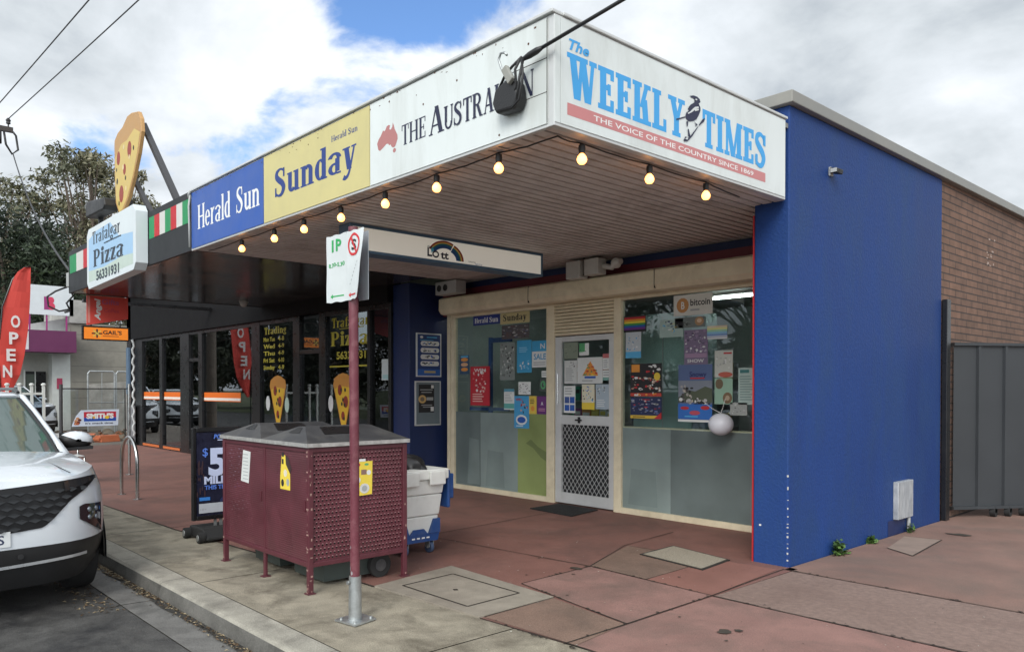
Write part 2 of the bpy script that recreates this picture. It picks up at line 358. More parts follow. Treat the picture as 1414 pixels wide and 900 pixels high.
    if c == 'e': return ring(.27, x/2, .27, x/2, w, t, 0, 318, 20)+[rect(w*.8, x*.5, .52, x*.5+t)], .54
    if c == 'r': return [rect(s, 0, s+w, x), sf(s, s+w, 0), rect(0, x-h, s+w, x)]+rib([(s+w-.01, x*.7), (s+w+.08, x*.93), (s+w+.17, x*.93)], [t, t, w*.8]), s+w+.22
    if c == 'a': return [rect(.33, .08, .33+w, x*.72)]+ring(.2+w*.4, x*.27, .2+w*.4, x*.27, w*.9, t, 60, 310)+ring(.235+w*.3, x*.72, .235+w*.3+.02, x*.28, w, t, 0, 165)+[rect(.33+w*.4, 0, .33+w+s, h)], .35+w+s
    if c == 'l': return [rect(s, 0, s+w, 1.02), sf(s, s+w, 0), rect(0, 1.02-h, s+w, 1.02)], w+2*s
    if c == 'd': return [rect(.34, 0, .34+w, 1.02), rect(.34-s, 1.02-h, .34+w, 1.02), rect(.34, 0, .34+w+s, h)]+ring(.27, x/2, .27, x/2, w, t, 50, 310), .34+w+s
    if c == 'u': return [rect(s, .2, s+w, x), rect(.36+s, 0, .36+s+w, x), rect(0, x-h, s+w, x), rect(.36, x-h, .36+s+w, x), rect(.36+s, 0, .36+2*s+w, h)]+ring(s+.22, .22, .22, .22, w*.95, t*1.4, 180, 330), .36+2*s+w
    if c == 'n': return [rect(s, 0, s+w, x), rect(.36+s, 0, .36+s+w, x-.2), sf(s, s+w, 0), sf(.36+s, .36+s+w, 0), rect(0, x-h, s+w, x)]+ring(s+.36+w-.24, x-.22, .24, .22, w*.95, t*1.4, 0, 150), .36+2*s+w
    if c == 'h': return [rect(s, 0, s+w, 1.02), rect(.36+s, 0, .36+s+w, x-.2), sf(s, s+w, 0), sf(.36+s, .36+s+w, 0), rect(0, 1.02-h, s+w, 1.02)]+ring(s+.36+w-.24, x-.22, .24, .22, w*.95, t*1.4, 0, 150), .36+2*s+w
    if c == 'y': return [diag(.2, 0, s, x, w), rect(0, x-h, w+2*s, x), rect(.40, x-h, .62, x)]+rib([(.52, x-h), (.36, .08), (.26, -.16), (.14, -.24), (.04, -.2)], [t, t*1.1, t*1.3, t*1.6, w*.8]), .62
    if c == 'i': return [rect(s, 0, s+w, x), sf(s, s+w, 0), rect(0, x-h, s+w, x)]+[[(s+w/2+w*.62*cos(a*pi/6), .88+w*.62*sin(a*pi/6)) for a in range(12)]], w+2*s
    if c == 'z': return [rect(0, x-h*1.6, .46, x), rect(0, 0, .46, h*1.6), diag(.0, h, .46-w*1.1, x-h, w*1.1), rect(0, x-.2, t, x), rect(.46-t, 0, .46, .2)], .48
    if c == 'f': return [rect(.1, 0, .1+w, .8), sf(.1, .1+w, 0), rect(0, x-h, .1+w+.14, x)]+rib([(.1+w/2, .78), (.16+w/2, .95), (.32+w/2, .96)], [w, w*.6, w*.6]), .36+w*.3
    if c == 'g': return ring(.25, x*.62, .23, x*.36, w*.9, t, 0, 360, 18)+ring(.26, -.08, .26, .17, w*.7, t*1.3, 0, 360, 18)+[rect(.4, x-h*1.5, .56, x)], .54
    return [rect(s, 0, s+w, 1)], w+2*s
# ------------------------------------------------------------------ palette
M_conc = pm('path_concrete', (.305, .27, .205), .85, var=.24, vscale=4, bump=.6, bscale=120, dirt=(.11, .092, .065), dscale=2.3, damt=.85, grain=.22)
M_kerb = pm('kerb_concrete', (.33, .31, .26), .85, var=.18, vscale=4, bump=.4, bscale=120, dirt=(.13, .12, .10), dscale=2.2, damt=.7, grain=.2); M_kface = pm('grimy_shaded_kerb_face', (.13, .125, .112), .8, var=.25, vscale=5, bump=.4, bscale=120, dirt=(.05, .048, .042), dscale=2.5, damt=.8, grain=.2)  # kerb face darkened by grime plus shade put into the colour
M_gut = pm('gutter_concrete', (.17, .165, .155), .7, var=.2, vscale=3, bump=.4, bscale=100, dirt=(.06, .06, .055), dscale=2.5, damt=.8, grain=.2)
M_red = pm('red_path_paint', (.225, .107, .085), .72, var=.16, vscale=2.2, bump=.4, bscale=130, dirt=(.12, .068, .056), dscale=1.1, damt=.7, grain=.14)
M_pink = pm('worn_pink_concrete', (.27, .15, .125), .8, var=.15, vscale=3, bump=.4, bscale=130, dirt=(.17, .11, .09), dscale=1.6, damt=.8, grain=.15)
M_brn = pm('worn_brown_concrete', (.21, .135, .10), .82, var=.16, vscale=2.5, bump=.5, bscale=130, dirt=(.12, .085, .065), dscale=1.5, damt=.6, grain=.2)
M_agg = pm('exposed_aggregate', (.24, .165, .135), .85, var=.22, vscale=22, bump=.6, bscale=160, dirt=(.17, .11, .09), dscale=1.5, damt=.5)
M_asph = pm('asphalt', (.078, .076, .072), .7, var=.35, vscale=5, bump=.8, bscale=180, dirt=(.018, .018, .02), dscale=1.5, damt=.92, rvar=.2, grain=.3)
M_joint = pm('dirt_filled_joint', (.03, .022, .016), .9, var=.3)
M_dirt = pm('bare_dirt', (.17, .13, .09), .95, var=.3, vscale=2, bump=.8, bscale=30)
M_blue = pm('blue_wall_paint', (.0125, .046, .185), .62, var=.2, vscale=.9, bump=.5, bscale=38, spec=.3, dirt=(.0185, .055, .158), dscale=1.9, damt=.75, stretch=(1, 1, .3), grain=.1)
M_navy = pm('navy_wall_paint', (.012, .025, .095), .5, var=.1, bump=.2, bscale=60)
M_cap = pm('grey_roof_flashing', (.235, .235, .22), .5, var=.1, vscale=3, dirt=(.3, .28, .24), damt=.4)
M_cream = pm('cream_frame_paint', (.74, .655, .47), .42, var=.07, vscale=5, dirt=(.42, .34, .22), dscale=2.5, damt=.4)
M_maroon = pm('maroon_paint', (.105, .025, .035), .38, var=.15, vscale=5, dirt=(.07, .02, .025), dscale=3, damt=.5)
M_band = pm('dark_red_band', (.17, .025, .04), .5, var=.12)
M_white = pm('white_sign_face', (.70, .745, .735), .4, var=.035, vscale=2, dirt=(.46, .48, .45), dscale=1.7, damt=.5, stretch=(1, 1, .3), bump=.25, bscale=2.2)
M_tan = pm('tan_sign_face', (.60, .53, .235), .4, var=.04, dirt=(.45, .40, .2), dscale=1, damt=.4)
M_hsblue = pm('royal_blue_sign_face', (.016, .085, .37), .35, var=.05, dirt=(.02, .07, .26), damt=.3)
M_navyink = fl(sr(34, 60, 128)); M_darkink = fl(sr(34, 38, 66)); M_cyan = fl(sr(64, 160, 222)); M_pinkink = fl(sr(196, 128, 128)); M_whiteink = fl((.8, .8, .78))
M_trim = pm('aluminium_trim', (.62, .63, .62), .4, .3, var=.06)
M_soff = pm('brown_grey_soffit', (.64, .60, .575), .6, var=.12, vscale=2, dirt=(.22, .18, .15), dscale=2, damt=.5)
M_soffd = pm('soffit_groove', (.045, .04, .038), .8, var=.2)
M_acm = pm('charcoal_panel', (.028, .03, .033), .5, var=.12, vscale=1.5, spec=.2); M_acms = pm('glossy_charcoal_soffit', (.045, .046, .048), .16, var=.12, vscale=1.5, spec=.5)
M_blk = pm('black_aluminium', (.012, .012, .013), .3, var=.1)
M_blkp = pm('black_plastic', (.016, .016, .017), .45, var=.15, bump=.15, bscale=90)
M_rub = pm('rubber', (.018, .018, .018), .8, var=.2)
M_galv = pm('galvanised_steel', (.42, .44, .44), .42, .75, var=.2, vscale=14)
M_steel = pm('stainless_tube', (.55, .55, .54), .22, 1, var=.06)
M_alu = pm('silver_door_frame', (.66, .67, .66), .38, .3, var=.08)
M_grey = pm('grey_plastic', (.42, .43, .42), .5, var=.08)
M_dgrey = pm('dark_grey_lid', (.042, .042, .045), .6, var=.18, vscale=6, dirt=(.11, .105, .095), dscale=3, damt=.5)
G_shop = glass('shop_glass', (.88, .93, .92), .9, .045)
G_door = glass('door_glass', (.85, .9, .9), .8, .03)
G_dark = glass('tinted_glass', (.55, .58, .59), 1.1, .09)
G_film = glass('frosted_film_glass', (.7, .76, .73), .5, .02, .10, film=(.33, .40, .385), filmfac=.9)
G_filmd = glass('frosted_film_dark', (.6, .66, .64), .5, .02, .10, film=(.20, .245, .24), filmfac=.92)
G_lime = glass('frosted_film_lime', (.7, .8, .6), .5, .02, .10, film=(.36, .43, .17), filmfac=.9)
# ------------------------------------------------------------------ the ground
def structure(mb, name, **k): return tag(mb.build(name, **k), kind='structure')
m = MB(); m.quad((-700, -700, -.17), (700, -700, -.17), (700, 700, -.17), (-700, 700, -.17), pm('far_grassy_ground', (.07, .085, .035), .95, var=.3, vscale=.2)); structure(m, 'ground')
m = MB(); m.quad((-140, -9.5, -.14), (60, -9.5, -.14), (60, 1.86, -.14), (-140, 1.86, -.14), M_asph); structure(m, 'road')
KY0, KY1, KYB = 1.86, 2.14, 2.36
m = MB()
xs = [-60+2.43*i for i in range(38)]
for a, b in zip(xs[:-1], xs[1:]):
    h0, h1 = random.uniform(-.003, .003), random.uniform(-.003, .003)
    m.quad((a+.004, KY0, -.132+h0), (b-.004, KY0+.004*h1, -.132+h1), (b-.004, KY1+.01, -.138), (a+.004, KY1+.01, -.138), M_gut)
m.quad((-60, KY0-.0, -.139), (30, KY0, -.139), (30, KY1, -.139), (-60, KY1, -.139), M_joint)
q = [KY1-.045-.035*random.random() for _ in range(200)]
M_grime = pm('wet_gutter_grime', (.035, .034, .032), .35, var=.4, vscale=9)
for i in range(199): m.quad((-20+i*.2, q[i], -.1268), (-19.8+i*.2, q[i+1], -.1268), (-19.8+i*.2, KY1+.004, -.1268), (-20+i*.2, KY1+.004, -.1268), M_grime)
structure(m, 'gutter')
m = MB()
for a, b in zip(xs[:-1], xs[1:]):
    pr = [(KY1, -.2), (KY1, -.10), (KY1+.012, -.022), (KY1+.03, -.004), (KY1+.055, .0), (KYB-.006, .003), (KYB-.006, -.2)]
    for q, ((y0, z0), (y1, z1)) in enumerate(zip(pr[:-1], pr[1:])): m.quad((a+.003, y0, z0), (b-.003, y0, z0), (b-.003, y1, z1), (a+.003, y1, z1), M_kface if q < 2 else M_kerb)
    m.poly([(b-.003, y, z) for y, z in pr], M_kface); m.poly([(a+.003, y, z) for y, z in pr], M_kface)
structure(m, 'kerb')
# footpath: sheet of red painted concrete, concrete strip along the kerb, odd slabs and their joints
def edge(x):          # boundary of the bare concrete strip
    P = [(-40, 3.0), (-11.4, 3.02), (-8.9, 3.07), (-5.235, 3.334), (-3.12, 3.46), (20, 3.46)]
    for (x0, y0), (x1, y1) in zip(P[:-1], P[1:]):
        if x <= x1: return y0+(y1-y0)*(x-x0)/(x1-x0)
    return P[-1][1]
m = MB()
m.quad((-60, KYB-.004, -.012), (25, KYB-.004, -.012), (25, 24, -.012), (-60, 24, -.012), M_joint)
m.poly([(-23.6, edge(-23.6), 0), (-11.4, edge(-11.4), 0), (-8.9, edge(-8.9), 0), (-5.235, edge(-5.235), 0), (-4.03, edge(-4.03), 0), (-4.03, 7.75, 0), (-23.6, 7.75, 0)], M_red)
m.poly([(-4.03, edge(-4.03), 0), (-3.28, edge(-3.28), 0), (-3.30, 6.36, 0), (-3.38, 6.36, 0), (-3.72, 6.36, 0), (-3.72, 7.75, 0), (-4.03, 7.75, 0)], M_red)
m.quad((-60, KYB+.004, 0), (-23.61, KYB+.004, 0), (-23.61, 7.5, 0), (-60, 7.5, 0), pm('old_concrete', (.2, .17, .14), .9, var=.2, vscale=2, dirt=(.1, .09, .08), damt=.6))
cx = [-23.6, -20.2, -16.6, -14.0, -11.3, -9.02, -6.30, -3.72, -2.5, 0, 3, 8, 25]
for a, b in zip(cx[:-1], cx[1:]):
    top = [(x, edge(x)-.004, .0) for x in (b-.006, -3.12, -5.235, -8.9, -11.4, a+.006) if a < x < b]
    m.poly([(a+.006, KYB+.006, 0), (b-.006, KYB+.006, 0)]+top, M_conc)
m.quad((-3.29, 3.466, 0), (-.9, 3.466, 0), (-.9, 5.048, 0), (-3.29, 5.048, 0), M_pink)
m.quad((-.888, 3.466, 0), (25, 3.466, 0), (25, 5.048, 0), (-.888, 5.048, 0), M_brn)
m.quad((-3.29, 5.06, 0), (25, 5.06, 0), (25, 6.245, 0), (-3.29, 6.245, 0), M_agg)
m.poly([(-3.37, 6.257, 0), (25, 6.257, 0), (25, 24, 0), (-3.38, 24, 0)], pm('drive_concrete', (.23, .137, .107), .82, var=.18, vscale=1.6, bump=.4, bscale=130, dirt=(.16, .115, .092), dscale=.9, damt=.8, grain=.18))
def slab(p, mm, z=.003): m.poly([(x, y, z) for x, y in p], mm)
slab([(-4.53, 4.255), (-4.56, 5.10), (-3.305, 5.05), (-3.285, 4.035)], M_pink)
slab([(-4.575, 5.115), (-4.92, 6.05), (-4.0, 6.16), (-3.95, 5.09)], M_brn)
slab([(-3.94, 5.09), (-3.99, 6.16), (-3.40, 6.2), (-3.31, 5.065)], pm('dull_red_concrete', (.24, .11, .085), .8, var=.15, vscale=2, bump=.4, bscale=130))
slab([(-4.03, 3.44), (-4.06, 4.13), (-3.29, 4.02), (-3.215, 3.47)], M_brn)
slab([(-3.14, 7.83), (-2.83, 7.63), (-2.93, 8.66), (-3.27, 8.6)], pm('grey_patch', (.27, .2, .16), .85, var=.15))
def jl(p, w=.012, z=.0055):
    for (a, b), (c, d) in zip(p[:-1], p[1:]):
        k = max(1, int(math.hypot(c-a, d-b)/.35)); q = [(a+(c-a)*i/k, b+(d-b)*i/k) for i in range(k+1)]
        q = [(x+random.uniform(-.004, .004), y+random.uniform(-.004, .004)) for x, y in q]; q[0] = (a, b); q[-1] = (c, d)
        for (a1, b1), (c1, d1) in zip(q[:-1], q[1:]):
            l = math.hypot(c1-a1, d1-b1) or 1; nx, ny = -(d1-b1)/l*w/2*random.uniform(.6, 1.2), (c1-a1)/l*w/2*random.uniform(.6, 1.2)
            m.poly([(a1+nx, b1+ny, z), (a1-nx, b1-ny, z), (c1-nx, d1-ny, z), (c1+nx, d1+ny, z)], M_joint)
for p in ([(-4.53, 4.25), (-4.57, 5.11), (-4.95, 6.05), (-5.05, 6.99)], [(-4.57, 5.11), (-3.3, 5.055), (-1.0, 5.055), (8, 5.055)], [(-3.28, 3.43), (-3.28, 4.03), (-3.30, 5.05), (-3.37, 6.25)], [(-4.53, 4.25), (-3.275, 4.03)],
          [(-4.035, 3.44), (-4.065, 4.15)], [(-3.38, 6.252), (10, 6.252)], [(-3.945, 5.08), (-3.99, 6.16)], [(-4.95, 6.05), (-4.57, 6.08)], [(-6.4, 3.25), (-6.66, 4.61), (-6.9, 7.0)], [(-9.0, 3.07), (-9.1, 7.0)], [(-6.66, 4.9), (-4.57, 5.11)],
          [(-3.14, 7.83), (-2.83, 7.63), (-2.93, 8.66), (-3.27, 8.6)], [(-12.6, 3.03), (-12.6, 7)], [(-16.4, 3.03), (-16.4, 7)]): jl(p)
jl([(-11.4, 3.02), (-8.9, 3.07), (-5.235, 3.334)], .02); jl([(-4.04, 3.40), (-3.12, 3.462), (8, 3.462)], .012)
structure(m, 'footpath')
# stains
def blob(mb, x, y, z, r, mm, k=14, sx=1):
    mb.poly([(x+sx*r*random.uniform(.6, 1.15)*cos(2*pi*i/k), y+r*random.uniform(.6, 1.15)*sin(2*pi*i/k), z) for i in range(k)], mm)
M_stain = pm('dark_stain', (.05, .04, .03), .8, var=.4, vscale=12)
m = MB()
blob(m, -2.75, 4.36, .0065, .055, M_stain); blob(m, -2.70, 4.44, .0068, .03, M_stain); blob(m, -4.6, 4.95, .0065, .04, M_stain, sx=2); blob(m, -2.9, 9.1, .0065, .07, M_stain, sx=2)
for i in range(520):
    x, y = random.uniform(-9.5, 1.5), random.uniform(2.4, 6.3); s = random.uniform(.002, .007); blob(m, x, y, .0076+.0001*(i % 5), s, random.choice([M_stain, M_stain, fl((.3, .27, .22)), fl((.45, .42, .36))]), 6)
for (ax, ay, bx2, by2) in ((-4.53, 4.25, -4.57, 5.11), (-4.57, 5.11, -3.3, 5.055), (-3.3, 5.055, 4, 5.055), (-3.28, 3.5, -3.3, 5.05), (-3.38, 6.252, 6, 6.252), (-8.9, 3.07, -5.24, 3.33), (-4.0, 3.41, 3, 3.462), (-4.53, 4.25, -3.28, 4.03)):
    for i in range(int(9*math.hypot(bx2-ax, by2-ay))): u = random.random(); blob(m, ax+(bx2-ax)*u+random.gauss(0, .006), ay+(by2-ay)*u+random.gauss(0, .006), .0084+.0001*(i % 7), random.uniform(.005, .016), random.choice([M_joint, M_joint, M_stain]), 7, sx=1.4)
for i in range(40): blob(m, random.uniform(-9, -1), random.uniform(2.6, 6.2), .007, random.uniform(.006, .018), M_stain, 8)
for i in range(16): blob(m, random.uniform(-6.8, -3.5), random.uniform(2.5, 6.0), .0073, random.uniform(.004, .009), fl((.6, .58, .5)), 7)
structure(m, 'pavement_stains')
# leaves and grit lying in the gutter
m = MB()
lm_ = [pm('dry_leaf_%s' % n, c, .8, var=.2) for n, c in (('brown', (.13, .08, .04)), ('pale', (.3, .24, .15)), ('dark', (.05, .04, .03)))]
for i in range(1500):
    x = -8.6+random.random()**1.5*6.5 if i % 3 else random.uniform(-8.6, -6.5); y = KY1-abs(random.gauss(0, .035))-.004; z = -.131+random.random()*.008; a = random.random()*6.3; l = random.uniform(.008, .03)
    dxl, dyl = cos(a)*l, sin(a)*l
    m.poly([(x-dxl, y-dyl*.6, z), (x+dyl*.3, min(y-dxl*.3, KY1-.002), z+.006), (x+dxl, min(y+dyl*.6, KY1-.002), z), (x-dyl*.3, min(y+dxl*.3, KY1-.002), z+.004)], random.choice(lm_))
for i in range(260):
    x = random.uniform(-8.2, -6.4); y = random.gauss(1.72, .08); z = -.137; a = random.random()*6.3; l = random.uniform(.008, .028); dxl, dyl = cos(a)*l, sin(a)*l
    m.poly([(x-dxl, y-dyl, z), (x+dyl*.3, y-dxl*.3, z+.006), (x+dxl, y+dyl, z), (x-dyl*.3, y+dxl*.3, z+.004)], lm_[i % 3])
tag(m.build('leaf_litter'), kind='stuff')
# pit covers and mat
m = MB(); P4 = [(-5.235, 3.334), (-5.383, 4.211), (-4.067, 4.141), (-4.042, 3.404)]
m.prism([(x, y, -.02) for x, y in P4], (0, 0, .031), pm('pit_surround_concrete', (.29, .255, .205), .85, var=.15, vscale=5, bump=.4, bscale=130, dirt=(.18, .15, .12), damt=.5))
t = thing('pit_cover', 'large square concrete pit lid set between bare and red paving', 'pit cover', (-4.7, 3.8, 0))
m.build('surround', t)
m = MB(); c4 = [(-5.09, 3.50), (-5.13, 4.03), (-4.31, 4.02), (-4.29, 3.50)]
for (a, b), (c, d) in zip(c4, c4[1:]+c4[:1]):
    l = math.hypot(c-a, d-b); nx, ny = -(d-b)/l*.009, (c-a)/l*.009
    m.poly([(a+nx, b+ny, .0125), (a-nx, b-ny, .0125), (c-nx, d-ny, .0125), (c+nx, d+ny, .0125)], M_joint)
m.poly([(-4.74, 3.72, .0125), (-4.70, 3.70, .0125), (-4.68, 3.73, .0125), (-4.72, 3.75, .0125)], M_joint); m.build('lid_gap', t)
t = thing('drain_grate', 'rectangular pebble filled cover with dark frame near the blue corner', 'drain cover', (-4.2, 6.0, 0))
g4 = [(-4.576, 5.807), (-4.609, 6.372), (-3.871, 6.216), (-3.812, 5.695)]
m = MB(); m.prism([(x, y, -.02) for x, y in g4], (0, 0, .030), pm('iron_frame', (.03, .026, .022), .6, var=.2)); m.build('frame', t)
cxg, cyg = -4.217, 6.02
m = MB(); m.poly([(cxg+(x-cxg)*.93, cyg+(y-cyg)*.92, .012) for x, y in g4], pm('pebble_fill', (.34, .30, .23), .9, var=.5, vscale=90, bump=1, bscale=90)); m.build('infill', t)
m = MB(); m.prism([(-7.29, 6.99, .002), (-6.50, 6.93, .002), (-6.62, 7.55, .002), (-7.33, 7.56, .002)], (0, 0, .011), pm('black_mat', (.016, .016, .017), .95, var=.3, vscale=60, bump=1, bscale=200))
one(m, 'door_mat', 'black rubber mat lying in front of the shop door', 'door mat', (-6.9, 7.25, 0))
# ------------------------------------------------------------------ corner shop building
SH = thing('shop_building', 'corner shop with blue painted end wall, cream shopfront and wide flat awning', 'shop', (-6.5, 7.64, 0))
m = MB(); m.box(-3.72, -3.385, 6.35, 9.94, -.05, 4.0, M_blue)
o = m.build('blue_wall', SH, bevel=.012)
m = MB()                                  # chipped paint on the arris
z = .03
while z < .72:
    z += random.uniform(.012, .05)*(1+2*z); h = random.uniform(.004, .028); m.box(-3.3945+random.uniform(-.003, .003), -3.3825, 6.3475, 6.3475+random.uniform(.003, .009), z, z+h, fl((.55, .55, .52))); z += h
m.box(-3.66, -3.64, 6.347, 6.349, .33, .345, fl((.7, .7, .66)))
m.build('paint_speck', SH)
def brick_mat():
    mm = pm('brown_brick', (.30, .175, .125), .85, var=0)
    t = mm.node_tree; n = t.nodes; l = t.links; b = n['Principled BSDF']
    c = n.new('ShaderNodeTexCoord'); s = n.new('ShaderNodeSeparateXYZ'); l.new(c.outputs['Object'], s.inputs[0]); k = n.new('ShaderNodeCombineXYZ'); l.new(s.outputs[1], k.inputs[0]); l.new(s.outputs[2], k.inputs[1])
    br = n.new('ShaderNodeTexBrick'); l.new(k.outputs[0], br.inputs['Vector'])
    br.inputs['Scale'].default_value = 1; br.inputs['Brick Width'].default_value = .40; br.inputs['Row Height'].default_value = .086; br.inputs['Mortar Size'].default_value = .008; br.inputs['Mortar Smooth'].default_value = .15
    br.inputs['Color1'].default_value = (.19, .108, .074, 1); br.inputs['Color2'].default_value = (.148, .087, .062, 1); br.inputs['Mortar'].default_value = (.06, .045, .04, 1)
    x = n.new('ShaderNodeTexNoise'); x.inputs['Scale'].default_value = 7; x.inputs['Detail'].default_value = 8; l.new(c.outputs['Object'], x.inputs['Vector'])
    r = n.new('ShaderNodeMapRange'); l.new(x.outputs['Fac'], r.inputs[0]); r.inputs[1].default_value = .3; r.inputs[2].default_value = .7; r.inputs[3].default_value = .8; r.inputs[4].default_value = 1.2
    sc = n.new('ShaderNodeVectorMath'); sc.operation = 'SCALE'; l.new(br.outputs['Color'], sc.inputs[0]); l.new(r.outputs[0], sc.inputs['Scale']); l.new(sc.outputs[0], b.inputs['Base Color'])
    bp = n.new('ShaderNodeBump'); bp.inputs['Strength'].default_value = 1; bp.inputs['Distance'].default_value = .012; bp.invert = True; l.new(br.outputs['Fac'], bp.inputs['Height']); l.new(bp.outputs[0], b.inputs['Normal'])
    return mm
m = MB(); m.box(-3.66, -3.40, 9.942, 22, -.05, 4.0, brick_mat()); m.build('brick_wall', SH)
m = MB()
for i in range(12):
    ya, za = 11.7+random.uniform(-.12, .2), 3.35+random.uniform(-.2, .2); m.box(-3.4, -3.3985+.0002*i, ya, ya+random.uniform(.03, .08), za, za+random.uniform(.012, .03), fl((.36, .27, .22)))
m.build('brick_stain', SH)
m = MB()
m.box(-3.72, -3.33, 6.29, 22.05, 4.0, 4.105, M_cap); m.box(-9.99, -3.722, 6.29, 6.65, 4.0, 4.105, M_cap)
m.build('roof_edge', SH, bevel=.008)
m = MB(); m.box(-9.99, -3.722, 6.37, 6.57, 3.3, 3.998, pm('cream_parapet', (.55, .5, .4), .7, var=.1)); m.build('parapet', SH)
m = MB(); m.box(-14.9, -3.72, 6.58, 22, 3.9, 3.96, M_cap); m.build('roof', SH)
# pilaster between the two shops
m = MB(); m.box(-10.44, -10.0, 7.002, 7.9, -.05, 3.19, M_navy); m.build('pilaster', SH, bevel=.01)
# wall above the shopfront
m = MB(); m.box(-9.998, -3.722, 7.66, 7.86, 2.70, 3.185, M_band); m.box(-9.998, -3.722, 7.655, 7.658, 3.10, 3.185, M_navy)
m.build('fascia_band', SH)
# awning
AW = MB(); AW.box(-9.38, -3.40, 3.47, 7.64, 3.80, 3.84, M_cap); aw = AW.build('awning', SH)
m = MB(); x = -3.44; k = 0
while x > -9.36:                          # pressed metal soffit: flat pans with recessed grooves
    x2 = max(x-.083, -9.37); m.box(x2, x, 3.50, 7.64, 3.186, 3.2, M_soff); x = x2-.027; k += 1
m.box(-9.37, -3.44, 3.50, 7.64, 3.206, 3.212, M_soffd)
m.build('soffit', aw)
m = MB(); m.box(-9.38, -3.45, 3.464, 3.50, 3.175, 3.862, M_trim); m.box(-3.45, -3.397, 3.464, 6.30, 3.175, 3.862, M_trim)
m.build('fascia_frame', aw, bevel=.004)
m = MB(); m.box(-9.39, -3.392, 3.44, 3.53, 3.864, 3.885, M_trim); m.box(-3.47, -3.38, 3.532, 6.31, 3.864, 3.885, M_trim)
m.build('capping', aw, bevel=.004)
# shopfront frames
YS = 7.60; UX0, UZ0 = (1, 0, 0), (0, 0, 1)
def frame(mb, x0, x1, z0, z1, mm, y0=YS, y1=7.68): mb.box(x0, x1, y0, y1, z0, z1, mm)
m = MB()
for a, b in ((-9.82, -9.74), (-9.72, -9.645), (-7.605, -7.455), (-6.408, -6.29)): frame(m, a, b, 0, 2.72, M_cream)
frame(m, -9.645, -7.605, .0, .07, M_cream, 7.602); frame(m, -6.29, -3.722, 0, .07, M_cream, 7.602)
frame(m, -9.645, -7.605, 2.655, 2.72, M_cream, 7.602); frame(m, -6.29, -3.722, 2.655, 2.72, M_cream, 7.602)
frame(m, -9.74, -9.72, 0, 2.7, M_alu, 7.62)
m.build('shopfront_frame', SH, bevel=.005)
m = MB(); m.box(-3.735, -3.721, 6.352, 7.6, .0, 3.1, fl(sr(170, 36, 42))); m.build('red_edge_trim', SH)
def window(x0, x1, zf, films):
    m = MB(); m.box(x0, x1, 7.640, 7.646, zf, 2.655, G_shop); w = m.build('window', SH)
    for a, b, g in films:
        f = MB(); f.box(a, b, 7.640, 7.646, .07, zf-.002, g); f.build('frosted_film', w)
    return w
w_l = window(-9.645, -7.605, 1.20, [(-9.645, -9.05, G_filmd), (-9.048, -8.222, G_film), (-8.22, -7.605, G_lime)])
w_r = window(-6.29, -3.722, 1.07, [(-6.29, -5.562, G_film), (-5.56, -3.722, G_filmd)])
G_pale = glass('frosted_film_pale', (.7, .76, .73), .5, .02, .10, film=(.40, .48, .465), filmfac=.6)
for a, b, z0, z1 in ((-9.36, -9.06, .10, .78), (-8.93, -8.50, .10, .62), (-6.2, -5.75, .12, .55)):
    m = MB(); m.quad((a, 7.6385, z0), (b, 7.6385, z0), (b-.03, 7.6385, z1), (a+.05, 7.6385, z1*1.03), G_pale); m.build('pale_patch', w_l if a < -7 else w_r)
m = MB(); m.plane((0, 7.6388, 0), UX0, UZ0); gs_ = glass('lime_smear', (.6, .66, .5), .4, .02, .1, film=(.29, .35, .15), filmfac=.75)
m.g([[(-8.05, .78), (-7.9, .72), (-7.75, .60), (-7.64, .55), (-7.64, .68), (-7.8, .74), (-7.95, .84)]], gs_); m.build('smear', w_l)
m = MB(); m.box(-6.29, -3.722, 7.648, 7.72, 1.05, 1.085, M_cream); m.build('inner_sill', SH)
# roller shutter
m = MB(); m.prism([(-9.72, y, z) for y, z in ((7.6, 2.955), (7.41, 2.955), (7.365, 2.93), (7.36, 2.76), (7.40, 2.705), (7.46, 2.69), (7.6, 2.70))], (5.99, 0, 0), M_cream)
for xx in (-7.72, -5.6): m.box(xx, xx+.006, 7.356, 7.39, 2.72, 2.94, M_joint)
sb = m.build('shutter_box', SH, bevel=.008)
m = MB(); z = 2.262
while z < 2.70:
    m.prism([(-7.455, 7.628, z), (-7.455, 7.604, z+.008), (-7.455, 7.600, z+.022), (-7.455, 7.606, z+.036), (-7.455, 7.628, z+.041)], (1.047, 0, 0), M_cream); z += .0445
m.box(-7.455, -6.408, 7.628, 7.632, 2.25, 2.70, M_joint); m.build('shutter_curtain', sb)
# door
D = MB()
for b in ((-7.45, -7.335, 0.02, 2.25), (-6.50, -6.412, 0.02, 2.25)): D.box(b[0], b[1], 7.618, 7.66, b[2], b[3], M_alu)
for z0, z1 in ((.02, .16), (1.075, 1.20), (2.18, 2.25)): D.box(-7.335, -6.50, 7.620, 7.658, z0, z1, M_alu)
D.box(-7.44, -7.42, 7.612, 7.618, .05, 2.24, M_trim)
door = D.build('door', SH, bevel=.004)
m = MB(); m.box(-7.335, -6.50, 7.646, 7.651, 1.20, 2.18, G_door); m.build('door_glass', door)
m = MB(); m.box(-7.335, -6.50, 7.650, 7.655, .16, 1.075, pm('dark_kick_panel', (.012, .014, .016), .6, var=.1)); m.build('lower_panel', door)
m = MB(); p = .075; wv = .0036
def clipseg(x0, z0, x1, z1, bx):
    t0, t1 = 0., 1.
    for d, q0, lo, hi in ((x1-x0, x0, bx[0], bx[1]), (z1-z0, z0, bx[2], bx[3])):
        if abs(d) < 1e-9: continue
        a, b = (lo-q0)/d, (hi-q0)/d
        if a > b: a, b = b, a
        t0, t1 = max(t0, a), min(t1, b)
    return None if t0 >= t1 else (x0+(x1-x0)*t0, z0+(z1-z0)*t0, x0+(x1-x0)*t1, z0+(z1-z0)*t1)
